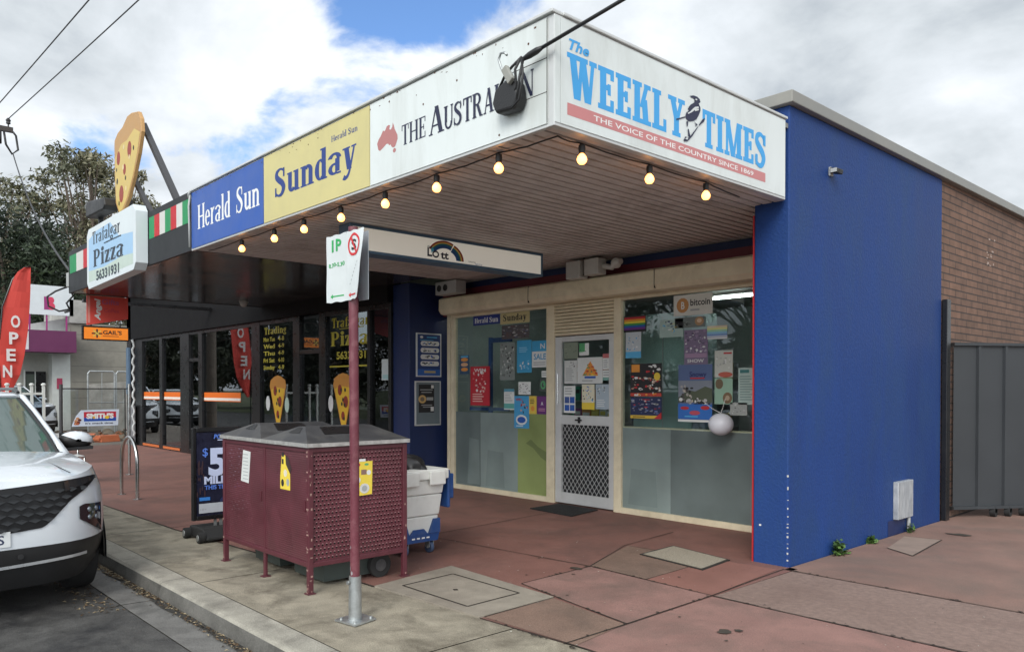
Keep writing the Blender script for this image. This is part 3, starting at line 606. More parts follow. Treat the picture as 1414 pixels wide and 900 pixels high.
bx = (-7.335, -6.50, .16, 1.075)
for sgn in (1, -1):
    for i in range(-26, 30):
        c = -7.335+i*p
        q = clipseg(c, .16, c+sgn*.70, 1.075, bx) if sgn > 0 else clipseg(c+.0, 1.075, c+.70, .16, bx)
        if q:
            a, b, c2, d = q; y = 7.636 if sgn > 0 else 7.640
            m.box(0, 0, 0, 0, 0, 0, M_alu) if 0 else m.prism([(a-wv, y, b), (a+wv, y, b), (c2+wv, y, d), (c2-wv, y, d)], (0, .003, 0), M_alu)
m.build('security_mesh', door)
m = MB(); m.box(-7.02, -6.99, 7.60, 7.618, 1.10, 1.18, M_blkp); m.box(-7.06, -6.95, 7.588, 7.602, 1.13, 1.15, M_blkp); m.cyl((-7.4, 7.61, 1.35), (-7.4, 7.61, 1.75), .012, M_steel); m.build('handle', door)
# inside of the shop
I_wall = pm('interior_wall', (.42, .48, .46), .8, var=.06); I_floor = pm('interior_floor', (.16, .15, .14), .5, var=.1)
m = MB()
m.box(-9.99, -3.722, 12.4, 12.5, 0, 3.1, I_wall); m.box(-10.1, -9.99, 7.9, 12.5, 0, 3.1, I_wall); m.box(-3.722, -3.70, 9.95, 12.5, 0, 3.1, I_wall)
m.box(-9.99, -3.722, 7.70, 12.4, 3.0, 3.05, pm('interior_ceiling', (.5, .5, .48), .8)); m.build('interior_wall', SH)
m = MB(); m.box(-9.99, -3.722, 7.69, 12.4, .0, .02, I_floor); m.build('interior_floor', SH)
M_tube = pm('lit_tube', (1, 1, .95), .5, var=0, emit=15, emitcol=(.93, 1, .95))
for k, (x, y) in enumerate(((-6.45, 10.4), (-8.9, 8.7), (-5.0, 8.7))):  # first is visible; other two hang unseen, added to light the room
    t = thing('ceiling_light', 'white fluorescent batten on the shop ceiling, one seen, two added for light', 'ceiling light', (x, y, 2.9), group='fluorescent battens inside the shop')
    m = MB(); m.box(x-.36, x+.36, y-.07, y+.07, 2.96, 2.998, M_whiteink); m.build('housing', t)
    m = MB(); m.cyl((x-.34, y, 2.93), (x+.34, y, 2.93), .016, M_tube, n=10); m.build('tube', t)
def rack(x, y, w, label, rows=5, seed=1):
    t = thing('display_rack', label, 'display rack', (x, y, .02)); rnd = random.Random(seed)
    m = MB(); m.box(x-w/2, x+w/2, y+.26, y+.3, .02, 1.95, pm('rack_board', (.3, .33, .33), .6)); m.build('back_panel', t)
    for i in range(rows):
        z = .25+i*.36; s = MB(); s.box(x-w/2, x+w/2, y, y+.26, z, z+.02, M_grey); sh = s.build('shelf', t)
        b = MB(); xx = x-w/2+.02
        while xx < x+w/2-.2:
            ww = rnd.uniform(.12, .2); hh = rnd.uniform(.2, .29)
            b.box(xx, xx+ww, y+.08, y+.16, z+.022, z+hh, fl(rnd.choice([(.5, .05, .06), (.05, .15, .45), (.6, .45, .08), (.6, .6, .58), (.06, .3, .2), (.35, .1, .3), (.7, .3, .1), (.03, .03, .04)])))
            b.box(xx+.02, xx+ww-.02, y+.077, y+.0785, z+hh*.55, z+hh*.8, fl(rnd.choice([(.8, .8, .8), (.75, .6, .1), (.05, .05, .06)]))); xx += ww+.015
        b.build('magazines', sh)
rack(-7.2, 10.3, 1.5, 'magazine rack seen through the glass of the shop door', seed=2)
rack(-4.6, 9.6, 1.2, 'magazine rack behind the right window of the shop', seed=3)
rack(-8.9, 10.0, 1.3, 'magazine rack behind the left window of the shop', seed=4)
t = thing('cabinet', 'pale green upright cabinet inside the right shop window', 'cabinet', (-5.95, 8.1, .02)); m = MB()
m.box(-6.45, -5.55, 8.05, 8.6, .02, 2.5, pm('pale_green_board', (.36, .50, .46), .5, var=.06)); m.build('body', t, bevel=.01)
m = MB(); m.box(-5.99, -5.975, 8.045, 8.049, .1, 2.45, M_grey); m.build('door_gap', t)
t = thing('display_stand', 'blue metal display stand inside the left shop window', 'display stand', (-9.2, 7.8, .02)); m = MB(); bl = pm('blue_metal', (.03, .08, .25), .4)
m.box(-9.05, -8.99, 7.80, 7.84, .02, 2.33, bl); m.build('upright', t); m = MB(); m.box(-9.5, -8.6, 7.801, 7.839, 1.22, 1.27, bl); m.build('lower_bar', t); m = MB(); m.box(-8.99, -8.55, 7.801, 7.839, 2.25, 2.32, bl); m.build('upper_bar', t)
m = MB(); m.box(-8.9, -7.8, 7.95, 8.3, .02, 1.18, pm('counter_front', (.3, .32, .31), .6)); one(m, 'counter', 'low grey counter behind the left shop window', 'counter', (-8.3, 8.1, .02))
t = thing('balloon', 'white balloon hanging in the corner of the right shop window', 'balloon', (-4.72, 7.54, 1.02)); m = MB()
m.ball((-4.76, 7.45, 1.165), .135, pm('balloon_skin', (.66, .68, .74), .35, var=.02), 18, .9); m.build('skin', t, smooth=True)
m = MB(); m.tube([(-4.76, 7.45, 1.285), (-4.77, 7.5, 1.34), (-4.80, 7.6, 1.44)], .003, M_whiteink, 5); m.tube([(-4.76, 7.45, 1.285), (-4.9, 7.5, 1.33), (-5.1, 7.6, 1.42)], .003, M_whiteink, 5); m.build('string', t)
# ------------------------------------------------------------------ signs on the awning
UX, UY, UZ = (1, 0, 0), (0, 1, 0), (0, 0, 1)
def sign_panel(label, x0, x1, mm):
    t = thing('sign_panel', label, 'sign', ((x0+x1)/2, 3.46, 3.2)); m = MB(); m.box(x0, x1, 3.457, 3.463, 3.197, 3.848, mm); m.build('panel', t); return t
t = sign_panel('blue fascia sign with white serif lettering at the left end of the awning', -9.355, -7.445, M_hsblue)
m = MB(); m.plane((0, 3.4565, 0), UX, UZ); m.gs('Herald', -9.165, 3.395, .275, .92, M_whiteink, CLASSIC); m.build('lettering', t); m = MB(); m.plane((0, 3.4565, 0), UX, UZ); m.gs('Sun', -8.09, 3.395, .275, .56, M_whiteink, CLASSIC); m.build('lettering', t)
t = sign_panel('yellow tan fascia sign with dark blue bold serif lettering', -7.432, -5.49, M_tan)
m = MB(); m.plane((0, 3.4565, 0), UX, UZ); m.gs('Sunday', -7.19, 3.40, .27, 1.50, M_navyink, BOLD); m.build('lettering', t); m = MB(); m.plane((0, 3.4565, 0), UX, UZ); m.gs('Herald Sun', -6.10, 3.69, .052, .43, M_navyink, CLASSIC); m.build('lettering', t)
t = sign_panel('long white fascia sign with navy capitals and a faded red map', -5.478, -3.452, M_white)
m = MB(); m.plane((0, 3.4565, 0), UX, UZ)
m.gs('THE', -5.03, 3.415, .155, .31, M_darkink, CLASSIC); m.gs('A', -4.68, 3.405, .20, .185, M_darkink, CLASSIC); m.gs('USTRALIAN', -4.495, 3.405, .165, .925, M_darkink, CLASSIC); m.build('lettering', t)
m = MB(); m.plane((0, 3.4565, 0), UX, UZ)
AUS = [(0, .42), (.03, .30), (.06, .16), (.14, .10), (.24, .14), (.34, .20), (.46, .27), (.54, .26), (.60, .17), (.66, .19), (.70, .10), (.78, .02), (.88, .04), (.93, .14), (1, .30), (.99, .45), (.92, .60), (.86, .72), (.82, .88), (.77, 1.0), (.74, .84), (.67, .76), (.60, .80), (.64, .94), (.56, .98), (.47, .95), (.42, .85), (.36, .80), (.30, .86), (.22, .74), (.17, .66), (.08, .58)]
m.g([[(-5.375+.29*x, 3.425+.20*y) for x, y in AUS]], fl(sr(176, 118, 116))); m.ge(-5.13, 3.405, .022, .018, fl(sr(176, 118, 116)), 8); m.build('map_emblem', t)
m = MB()                                   # joints, screws and rust on the white fascia
m.box(-3.455, -3.4515, 3.4545, 3.4575, 3.2, 3.848, M_joint)
for z in (3.39, 3.60): m.box(-3.78, -3.455, 3.4555, 3.4572, z, z+.004, M_joint)
for x, z in ((-4.35, 3.72), (-4.75, 3.66), (-5.2, 3.80), (-3.62, 3.74), (-3.9, 3.23)): m.cyl((x, 3.4555, z), (x, 3.4572, z), .008, pm('rust', (.1, .05, .03), .8))
for i in range(46):
    x = random.uniform(-9.3, -3.5); z = 3.845-random.random()**3*.10; m.box(x, x+random.uniform(.004, .02), 3.4556, 3.4571, z, z+random.uniform(.003, .012), MATS['rust'])
m.build('joints', t)
t = thing('sign_panel', 'white side fascia sign with sky blue slab letters and a magpie emblem', 'sign', (-3.395, 4.9, 3.2))
m = MB(); m.box(-3.396, -3.391, 3.515, 6.285, 3.197, 3.848, M_white); m.box(-3.396, -3.3925, 3.466, 3.511, 3.197, 3.848, M_white); m.build('panel', t)
m = MB(); m.plane((-3.3905, 0, 0), UY, UZ); m.gs('WEEKLY', 3.57, 3.375, .278, 1.25, M_cyan, SLAB); m.build('lettering', t); m = MB(); m.plane((-3.3905, 0, 0), UY, UZ); m.gs('TIMES', 5.045, 3.375, .278, .92, M_cyan, SLAB); m.gt('The', 3.585, 3.675, .068, M_cyan, w=.19, bold=.03, shear=.3); m.build('lettering', t)
m = MB(); m.plane((-3.3905, 0, 0), UY, UZ); m.gr(3.573, 3.262, 5.957, 3.338, M_pinkink); m.gt('THE VOICE OF THE COUNTRY SINCE 1869', 3.82, 3.283, .036, M_whiteink, w=1.95, bold=.01); m.build('strapline', t)
m = MB(); m.plane((-3.3905, 0, 0), UY, UZ, .003); pale_ = fl((.62, .65, .65))
for pp in ([(4.934, 3.721), (4.971, 3.722), (5.004, 3.712), (5.013, 3.692), (4.99, 3.676), (5.013, 3.652), (5.014, 3.63), (4.99, 3.587), (4.963, 3.554), (4.926, 3.532), (4.866, 3.516), (4.834, 3.524), (4.823, 3.548), (4.834, 3.572), (4.866, 3.595), (4.852, 3.602), (4.865, 3.621), (4.893, 3.647), (4.934, 3.67), (4.938, 3.693), (4.915, 3.703)],
           [(4.874, 3.703), (4.924, 3.721), (4.939, 3.709), (4.908, 3.697)], [(4.71, 3.5), (4.758, 3.517), (4.821, 3.542), (4.825, 3.534), (4.763, 3.509), (4.714, 3.49)], [(4.834, 3.509), (4.86, 3.514), (4.85, 3.474), (4.84, 3.472)], [(4.851, 3.457), (4.864, 3.459), (4.888, 3.406), (4.859, 3.403)], [(4.93, 3.528), (4.977, 3.517), (4.944, 3.493), (4.955, 3.512)],
           [(4.799, 3.363), (4.821, 3.395), (4.867, 3.396), (4.972, 3.497), (5.038, 3.569), (5.068, 3.586), (5.064, 3.561), (5.033, 3.54), (4.991, 3.509), (4.908, 3.416), (4.853, 3.369), (4.808, 3.356)]): m.g([pp], M_darkink)
for pp in ([(4.879, 3.59), (4.92, 3.624), (4.943, 3.64), (4.985, 3.653), (4.992, 3.641), (4.943, 3.62), (4.909, 3.595), (4.857, 3.567), (4.847, 3.572)], [(4.934, 3.618), (4.99, 3.636), (4.99, 3.626), (4.944, 3.608)], [(4.948, 3.703), (4.971, 3.702), (4.966, 3.692), (4.946, 3.692)], [(4.817, 3.378), (4.84, 3.393), (4.858, 3.391), (4.844, 3.376)], [(4.977, 3.498), (4.993, 3.512), (4.986, 3.514), (4.97, 3.501)]): m.g([pp], pale_)
m.build('bird_emblem', t)
# ------------------------------------------------------------------ lit box sign under the awning
t = thing('light_box', 'long white box sign with a rainbow emblem hung under the awning', 'sign', (-6.86, 5.35, 2.9))
fr = pm('blue_steel_frame', (.09, .17, .26), .4, var=.1)
m = MB(); m.box(-6.955, -6.765, 4.06, 6.66, 2.93, 3.165, fr); m.box(-6.97, -6.75, 4.03, 6.69, 3.155, 3.184, fr); m.box(-6.97, -6.75, 4.03, 6.69, 2.905, 2.932, fr)
for y0, y1 in ((4.03, 4.062), (6.66, 6.69)): m.box(-6.97, -6.75, y0, y1, 2.932, 3.155, fr)
m.build('frame', t, bevel=.003)
m = MB(); m.box(-6.764, -6.755, 4.064, 6.658, 2.934, 3.153, pm('lit_acrylic', (.75, .73, .66), .35, var=.05, vscale=1, emit=.16, emitcol=(1, .95, .82))); m.build('face', t)
m = MB(); m.plane((-6.7545, 0, 0), UY, UZ)
for k, (c, w) in enumerate((((.35, .03, .03), .022), ((.75, .5, .12), .02), ((.02, .22, .2), .02), ((.02, .10, .30), .045))):
    off = sum((.022, .02, .02, .045)[:k])
    m.gring(5.20, 2.952, .262-off, .19-off*.75, w, fl(c), 0, 60, 16)
    m.gring(5.20, 2.955, .24-off*.8, .195-off*.75, w*.8, fl(c), 60, 152, 16)
nk = fl((.01, .012, .03)); m.gt('the', 4.965, 3.045, .034, nk, bold=.02); m.gr(4.965, 2.96, 4.985, 3.05, nk); m.gr(4.965, 2.96, 5.03, 2.98, nk); m.gring(5.075, 2.992, .045, .038, .017, nk)
m.gt('tt', 5.14, 2.955, .085, nk, w=.11, bold=.03); m.g([[(5.02, 3.0), (5.05, 3.03), (5.04, 3.07), (5.01, 3.04)]], fl((.1, .5, .7)))
m.gt('lotteries', 5.53, 2.955, .02, nk, w=.1); m.gt('agency', 5.62, 2.94, .018, fl((.05, .15, .45)), w=.11); m.build('emblem', t)
# boxes, speakers and the camera under the awning
t = thing('ceiling_speaker', 'grey twin horn box above the left end of the shutter', 'speaker', (-9.35, 7.3, 2.97)); m = MB(); m.box(-9.62, -9.12, 7.22, 7.42, 2.975, 3.17, M_grey); m.build('case', t, bevel=.01)
m = MB()
for x in (-9.52, -9.37): m.lathe((x, 7.22, 3.07), (0, -1, 0), [(.05, 0), (.05, .008), (.03, .004), (.012, .002)], M_blkp, 16)
m.build('cone', t)
t = thing('meter_box', 'two pale grey boxes and a conduit fixed above the shutter', 'meter box', (-6.5, 7.25, 2.9)); gm_ = pm('pale_grey_metal', (.50, .50, .47), .5, var=.1, dirt=(.3, .28, .25), damt=.5)
m = MB(); m.box(-6.86, -6.62, 7.2, 7.36, 2.93, 3.15, gm_); m.build('left_box', t, bevel=.012); m = MB(); m.box(-6.55, -6.32, 7.2, 7.36, 2.95, 3.15, gm_); m.build('right_box', t, bevel=.012)
m = MB(); m.tube([(-6.32, 7.3, 3.05), (-6.18, 7.3, 3.02), (-6.1, 7.28, 3.08), (-6.02, 7.28, 3.07)], .035, gm_, 10); m.lathe((-6.12, 7.26, 3.05), (1, -.2, .1), [(.02, 0), (.06, .02), (.065, .06), (.03, .12)], gm_); m.build('conduit', t, smooth=True, auto=50); m = MB(); m.tube([(-6.59, 7.25, 3.18), (-6.58, 7.25, 3.0), (-6.6, 7.25, 2.96)], .01, M_blkp, 6); m.build('conduit', t, smooth=True, auto=50)
# festoon
bulbs = [(-8.25, 3.585), (-7.47, 3.585), (-6.845, 3.585), (-6.16, 3.585), (-5.455, 3.585), (-4.757, 3.585), (-4.05, 3.585), (-3.52, 3.85), (-3.52, 4.572), (-3.52, 5.288)]
M_bulb = pm('lit_warm_bulb', (1, .8, .4), .4, var=0, emit=3.8, emitcol=(1, .37, .085))
bl = thing('festoon_bulb', '', 'light bulb', (*bulbs[0], 3.18), group='festoon bulbs along the awning edge')
m = MB(); x, y = bulbs[0]
m.lathe((x, y, 3.165), (0, 0, -1), [(.012, 0), (.022, .005), (.024, .03), (.02, .06), (.016, .062)], M_blkp, 14); m.build('socket', bl, smooth=True, auto=40)
m = MB(); m.lathe((x, y, 3.106), (0, 0, -1), [(.013, 0), (.015, .006), (.0275, .02), (.0335, .036), (.034, .042), (.0305, .057), (.019, .070), (.001, .0745)], M_bulb, 16); m.build('glass', bl, smooth=True)
ords = ['first', 'second', 'third', 'fourth', 'fifth', 'sixth', 'seventh']
names = ['lit warm bulb under the %s, %s' % (w, k) for w, k in (('blue fascia sign', 'leftmost on the string'), ('blue and yellow sign joint', 'second from the left end'), ('yellow tan sign', 'left of its middle'), ('yellow tan sign', 'nearest its right end'), ('map on the white sign', 'fifth from the left end'), ('middle of the white sign', 'left of the black cable box'), ('corner of the awning', 'last one on the street side'), ('first letters of the slab lettering', 'nearest the corner'), ('magpie sign', 'second from the corner on that side'), ('right end of the magpie sign', 'closest to the blue wall'))]
for i, (x, y) in enumerate(bulbs):
    o = bl if i == 0 else copy_tree(bl); o.location = (x, y, 3.18); o['label'] = names[i]
m = MB(); path = []
pts = [(-9.2, 3.6)]+bulbs[:7]+[(-3.52, 3.62)]+bulbs[7:]+[(-3.6, 6.0)]
for (a, b), (c, d) in zip(pts[:-1], pts[1:]):
    for k in range(6): path.append((a+(c-a)*k/6, b+(d-b)*k/6, 3.172-.012*sin(pi*k/6)+random.uniform(-.003, .003)))
m.tube(path, .0055, M_blkp, 6); one(m, 'festoon_cable', 'thin black cable carrying the warm bulbs along the awning soffit', 'cable', (-5.5, 3.6, 3.17))
# electricity connection on the corner
t = thing('cable_junction', 'black cable box with a wire hook on the white fascia near the corner', 'junction box', (-3.73, 3.40, 3.33))
m = MB(); bp_ = M_blkp
m.prism([(-3.83, 3.36, 3.33), (-3.66, 3.36, 3.32), (-3.62, 3.36, 3.38), (-3.64, 3.36, 3.49), (-3.72, 3.36, 3.53), (-3.84, 3.36, 3.49), (-3.87, 3.36, 3.40)], (0, .095, 0), bp_); m.build('bag', t, bevel=.02, seg=3)
m = MB(); m.prism([(-3.745, 3.33, 3.575), (-3.70, 3.33, 3.60), (-3.635, 3.33, 3.50), (-3.68, 3.33, 3.47)], (0, .03, 0), pm('weathered_tag', (.3, .3, .27), .6)); m.build('fuse_holder', t, bevel=.006)
m = MB(); m.tube([(-3.70, 3.35, 3.52), (-3.76, 3.35, 3.60), (-3.785, 3.35, 3.66), (-3.765, 3.35, 3.695), (-3.73, 3.35, 3.69), (-3.705, 3.35, 3.665)], .008, M_galv, 8); m.build('hook', t, smooth=True)
m = MB()
for pth in ([(-3.585, 3.38, 3.62), (-3.60, 3.36, 3.50), (-3.615, 3.36, 3.42), (-3.66, 3.38, 3.34)], [(-3.59, 3.37, 3.61), (-3.57, 3.36, 3.50), (-3.60, 3.36, 3.36), (-3.68, 3.37, 3.33)], [(-3.60, 3.37, 3.62), (-3.64, 3.36, 3.56), (-3.63, 3.36, 3.45), (-3.68, 3.38, 3.40)], [(-3.6, 3.38, 3.63), (-3.68, 3.37, 3.59), (-3.75, 3.37, 3.55), (-3.80, 3.37, 3.49)]): m.tube(pth, .009, bp_, 7)
m.build('loops', t, smooth=True)
m = MB(); A = Vector((-3.60, 3.385, 3.615)); dr = Vector((.715, .092, .142))
m.tube([A+dr*k for k in (0, .08, .16, .22)], [.012, .021, .021, .012], bp_, 10); m.tube([A+dr*(.2+i*.65)+Vector((0, 0, -.002*i*(28-i)*.10)) for i in range(29)], .0115, bp_, 8)
one(m, 'service_cable', 'thick black cable rising from the awning corner across the magpie sign', 'cable', A, smooth=True)
# things on the blue wall
t = thing('security_light', 'small grey sensor high on the blue end wall', 'sensor', (-3.36, 7.1, 3.5)); m = MB(); m.box(-3.385, -3.365, 7.07, 7.13, 3.52, 3.6, M_grey); m.build('bracket', t, bevel=.004)
m = MB(); m.prism([(-3.365, 7.05, 3.545), (-3.29, 7.06, 3.525), (-3.28, 7.06, 3.57), (-3.365, 7.05, 3.59)], (0, .1, 0), M_blkp); m.build('head', t, bevel=.008); m = MB(); m.box(-3.355, -3.295, 7.045, 7.049, 3.54, 3.575, M_grey); m.build('face', t)
t = thing('wall_box', 'scratched grey metal box low on the blue end wall', 'service box', (-3.36, 8.78, .16)); m = MB(); m.box(-3.385, -3.33, 8.58, 8.985, .165, .565, pm('scratched_zinc', (.36, .38, .40), .5, .2, var=.25, vscale=12, dirt=(.55, .56, .56), dscale=6, damt=.6, stretch=(1, 4, .8))); m.build('cover', t, bevel=.006)
m = MB(); m.tube([(-3.36, 8.94, .17), (-3.36, 8.94, .02)], .018, M_grey, 10); m.build('conduit', t); m = MB(); m.box(-3.3835, -3.381, 8.45, 8.9, 0, .16, M_navy); m.build('repainted_patch', t)
def weed(x, y, r, n, label):
    t = thing('weed', label, 'weed', (x, y, 0)); m = MB(); gc = [pm('weed_leaf', (.09, .17, .035), .6, var=.2), pm('weed_leaf_dark', (.05, .11, .03), .6, var=.2)]; s = MB()
    for i in range(n):
        a = random.uniform(-1.7, 1.7); el_ = random.uniform(.1, 1.35); d = Vector((cos(a)*cos(el_), sin(a)*cos(el_), sin(el_))); l = r*random.uniform(.4, 1.0); p = Vector((x, y, .0))+d*l
        s.tube([(x, y, 0), Vector((x, y, 0))+d*l*.6+Vector((0, 0, .01)), p], .0025, gc[1], 4); sd_ = d.orthogonal().normalized()
        for k in range(4):
            q = p+Vector((random.uniform(-.03, .03), random.uniform(-.03, .03), random.uniform(-.03, .02))); q.x = max(q.x, -3.37); e = Vector((random.uniform(-1, 1), random.uniform(-1, 1), random.uniform(-.2, .8))).normalized()*.028; f = e.cross(Vector((random.random(), random.random(), 1))).normalized()*.016
            m.poly([q-e, q+f, q+e, q-f], gc[k % 2])
    m.build('leaves', t); s.build('stems', t)
weed(-3.36, 7.22, .125, 34, 'bushiest green weed at the foot of the blue wall'); weed(-3.36, 7.98, .07, 18, 'low green weed between the bushy weed and the grey wall box'); weed(-3.355, 8.90, .09, 10, 'thin weed growing under the grey wall box conduit')
# steel gate beside the brick wall
t = thing('steel_gate', 'dark grey ribbed sheet steel gate standing ajar by the brick wall', 'gate', (-3.4, 10.2, 0)); sg = pm('dark_grey_sheet', (.034, .038, .042), .5, var=.08, vscale=2); D2 = Vector((.5547, .832, 0)); Nn = Vector((.832, -.5547, 0)); O2 = Vector((-3.36, 10.28, 0))
m = MB(); prof = []; u = 0
while u < 3.2:
    prof += [(u, 0), (u+.30, 0), (u+.315, .03), (u+.345, .03), (u+.36, 0)]; u += .36
for (a, b), (c, d) in zip(prof[:-1], prof[1:]):
    p0, p1 = O2+D2*a+Nn*b, O2+D2*c+Nn*d; m.quad((p0.x, p0.y, .13), (p1.x, p1.y, .13), (p1.x, p1.y, 2.07), (p0.x, p0.y, 2.07), sg)
m.build('sheet', t)
m = MB()
for z in (2.07, .1):
    m = MB(); m.prism([O2+D2*(-.02)+Nn*(-.03)+Vector((0, 0, z)), O2+D2*3.3+Nn*(-.03)+Vector((0, 0, z)), O2+D2*3.3+Nn*.04+Vector((0, 0, z)), O2+D2*(-.02)+Nn*.04+Vector((0, 0, z))], (0, 0, .035), sg); m.build('rail', t)
m = MB(); m.box(-3.384, -3.325, 9.955, 10.075, .0, 2.6, M_blk); m.build('post', t, bevel=.005)
for k, u in enumerate((.55, .75, .95)):
    c = O2+D2*u; m = MB(); m.box(c.x-.03, c.x+.03, c.y-.03, c.y+.03, .05, .13, M_rub); m.cyl((c.x-.03, c.y, .06), (c.x+.03, c.y, .06), .06, M_rub); m.build('castor', t)
# ------------------------------------------------------------------ pizza shop
PZ = thing('pizza_shop_building', 'low shop with black framed windows under a charcoal awning', 'shop', (-16.5, 7.0, 0))
m = MB(); m.box(-23.6, -10.445, 6.90, 7.15, 2.92, 4.2, pm('black_header', (.010, .010, .011), .7, spec=.15, var=.2)); m.box(-23.6, -23.25, 6.90, 14, -.05, 4.2, M_blk); m.box(-23.25, -10.44, 13.8, 14, 0, 3.1, pm('dark_interior_wall', (.09, .085, .08), .8)); m.box(-10.46, -10.442, 7.9, 13.8, 0, 3.1, MATS['dark_interior_wall']); m.build('wall', PZ)
m = MB(); m.box(-23.24, -10.45, 7.16, 13.8, .0, .02, I_floor); m.build('interior_floor', PZ)
m = MB(); m.box(-23.6, -9.4, 6.58, 14, 4.21, 4.26, M_cap); m.build('roof', PZ)
m = MB()
for a, b in ((-23.24, -22.5), (-21.13, -20.92), (-19.64, -19.07), (-18.47, -18.25), (-15.57, -15.19), (-13.75, -13.49), (-12.75, -12.52), (-11.14, -11.06), (-10.52, -10.445)): m.box(a, b, 6.96, 7.06, 0, 2.92, M_blk)
for a, b in ((-22.5, -21.13), (-20.92, -19.64), (-19.07, -18.47), (-18.25, -15.57), (-15.19, -13.75), (-12.52, -11.14), (-11.06, -10.52)):
    m.box(a, b, 6.965, 7.055, 0, .12, M_blk); m.box(a, b, 6.965, 7.055, 2.84, 2.92, M_blk)
m.box(-13.49, -12.75, 6.966, 7.054, 2.2, 2.27, M_blk); m.box(-13.49, -12.75, 6.966, 7.054, 0, .2, M_blk); m.box(-19.07, -18.47, 6.966, 7.054, 2.2, 2.27, M_blk)
m.build('window_frame', PZ, bevel=.004)
def pane(a, b, g, z0=.12, z1=2.84):
    m = MB(); m.box(a, b, 7.01, 7.016, z0, z1, g); return m.build('window', PZ)
for a, b in ((-22.5, -21.13), (-20.92, -19.64), (-19.07, -18.47), (-18.25, -15.57), (-15.19, -13.75), (-13.49, -12.75), (-12.52, -11.14), (-11.06, -10.52)): pane(a, b, G_dark if b < -11.1 else glass('black_glass', (.05, .055, .06), 1.0, .06))
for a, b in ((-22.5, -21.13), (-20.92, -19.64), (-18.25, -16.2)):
    m = MB(); m.box(a+.02, b-.02, 7.004, 7.008, 1.27, 1.47, fl(sr(225, 110, 30))); m.box(a+.02, b-.02, 7.0, 7.003, 1.29, 1.35, fl((.8, .75, .68))); m.build('orange_stripe', PZ); m = MB(); m.box(a+.05, b-.05, 6.955, 6.962, .03, .09, fl(sr(200, 110, 60))); m.build('orange_floor_glint', PZ)  # lower strips paint in orange glints at the foot of the glass
m = MB(); m.box(-23.5, -22.9, 6.86, 6.9, .0, 1.1, fl(sr(120, 122, 126))); m.box(-23.5, -23.3, 6.85, 6.9, 1.4, 2.7, fl((.1, .16, .24))); m.build('corner_panel', PZ)
# awning of the pizza shop
A2 = MB(); A2.box(-14.95, -9.385, 3.50, 6.899, 3.70, 3.74, M_cap); aw2 = A2.build('awning', PZ)
m = MB()
xx = -14.95
for k in range(5):
    for y0, y1 in ((3.50, 4.60), (4.606, 5.75), (5.756, 6.898)): m.box(xx+.004, xx+1.108, y0, y1, 3.186, 3.2, M_acms)
    xx += 1.112
m.box(-14.94, -9.39, 3.51, 6.89, 3.203, 3.21, M_joint); m.build('soffit', aw2)
m = MB(); m.box(-14.97, -9.395, 3.464, 3.498, 3.18, 3.885, M_acm); m.box(-15.0, -14.955, 3.464, 6.898, 3.18, 3.885, M_acm); m.build('fascia_frame', aw2, bevel=.004)
m = MB(); cols = [fl(sr(30, 140, 85)), fl(sr(205, 205, 200)), fl(sr(190, 35, 45))]
def stripes(x0, x1, z0, z1, n, ph):
    for i in range(n): m.box(x0+(x1-x0)*i/n, x0+(x1-x0)*(i+1)/n, 3.4595, 3.4637, z0, z1, cols[(i+ph) % 3])
for i, c in enumerate((0, 2, 1, 0, 2, 1, 0)): m.box(-10.86+.2*i, -10.66+.2*i, 3.4595, 3.4637, 3.52, 3.80, cols[c])
m.build('flag_stripes', aw2); m = MB()
for i, c in enumerate((0, 1, 2)): m.box(-14.9+.42*i, -14.48+.42*i, 3.4595, 3.4637, 3.50, 3.80, cols[c])
m.build('flag_stripes', aw2)
m = MB(); m.tube([(-9.39, 3.455, 3.86), (-9.40, 3.44, 3.7), (-9.388, 3.44, 3.5), (-9.4, 3.45, 3.22)], .012, M_grey, 7); m.tube([(-9.36, 3.445, 3.87), (-9.4, 3.44, 3.84), (-9.42, 3.45, 3.80)], .016, M_grey, 7); m.build('corner_cable', aw2, smooth=True)
t = thing('camera_dome', 'small white dome camera under the charcoal soffit', 'camera', (-14.2, 6.2, 3.1)); m = MB(); m.ball((-14.2, 6.2, 3.15), .07, M_grey); m.build('dome', t, smooth=True); m = MB(); m.cyl((-14.2, 6.2, 3.16), (-14.2, 6.2, 3.185), .085, M_grey); m.build('base', t)
# projecting sign board
t = thing('shop_sign', 'white projecting board with dark old style lettering and a phone number', 'sign', (-12.05, 3.39, 3.05)); ch = .09
m = MB(); o8 = [(-13.2+ch, 3.06), (-10.9-ch, 3.12), (-10.9, 3.12+ch), (-10.9, 3.98-ch), (-10.9-ch, 3.98), (-13.2+ch, 3.96), (-13.2, 3.96-ch), (-13.2, 3.06+ch)]
m.prism([(x, 3.30, z) for x, z in o8], (0, .158, 0), pm('white_sign_box', (.66, .72, .74), .35, var=.06, vscale=1.2)); m.build('box', t, bevel=.004)
m = MB(); m.plane((0, 3.2995, 0), UX, UZ); ink = fl(sr(48, 60, 72)); sky_ = fl(sr(160, 195, 225))
m.g([[(-13.1, 3.32), (-12.3, 3.30), (-11.5, 3.35), (-11.0, 3.33), (-11.0, 3.62), (-11.6, 3.66), (-12.0, 3.90), (-12.7, 3.88), (-13.1, 3.80)]], sky_); m.g([[(-13.1, 3.16), (-11.0, 3.2), (-11.0, 3.34), (-11.5, 3.36), (-12.3, 3.31), (-13.1, 3.33)]], fl(sr(190, 205, 195)))
m.gs('Trafalgar', -12.9, 3.70, .185, 1.35, ink, BOLD); m.gs('Pizza', -12.85, 3.36, .25, 1.45, ink, BOLD); m.gt('56331931', -12.70, 3.155, .135, ink, w=1.1, bold=.025)
m.gr(-12.3, 3.64, -11.5, 3.655, ink); m.build('lettering', t)
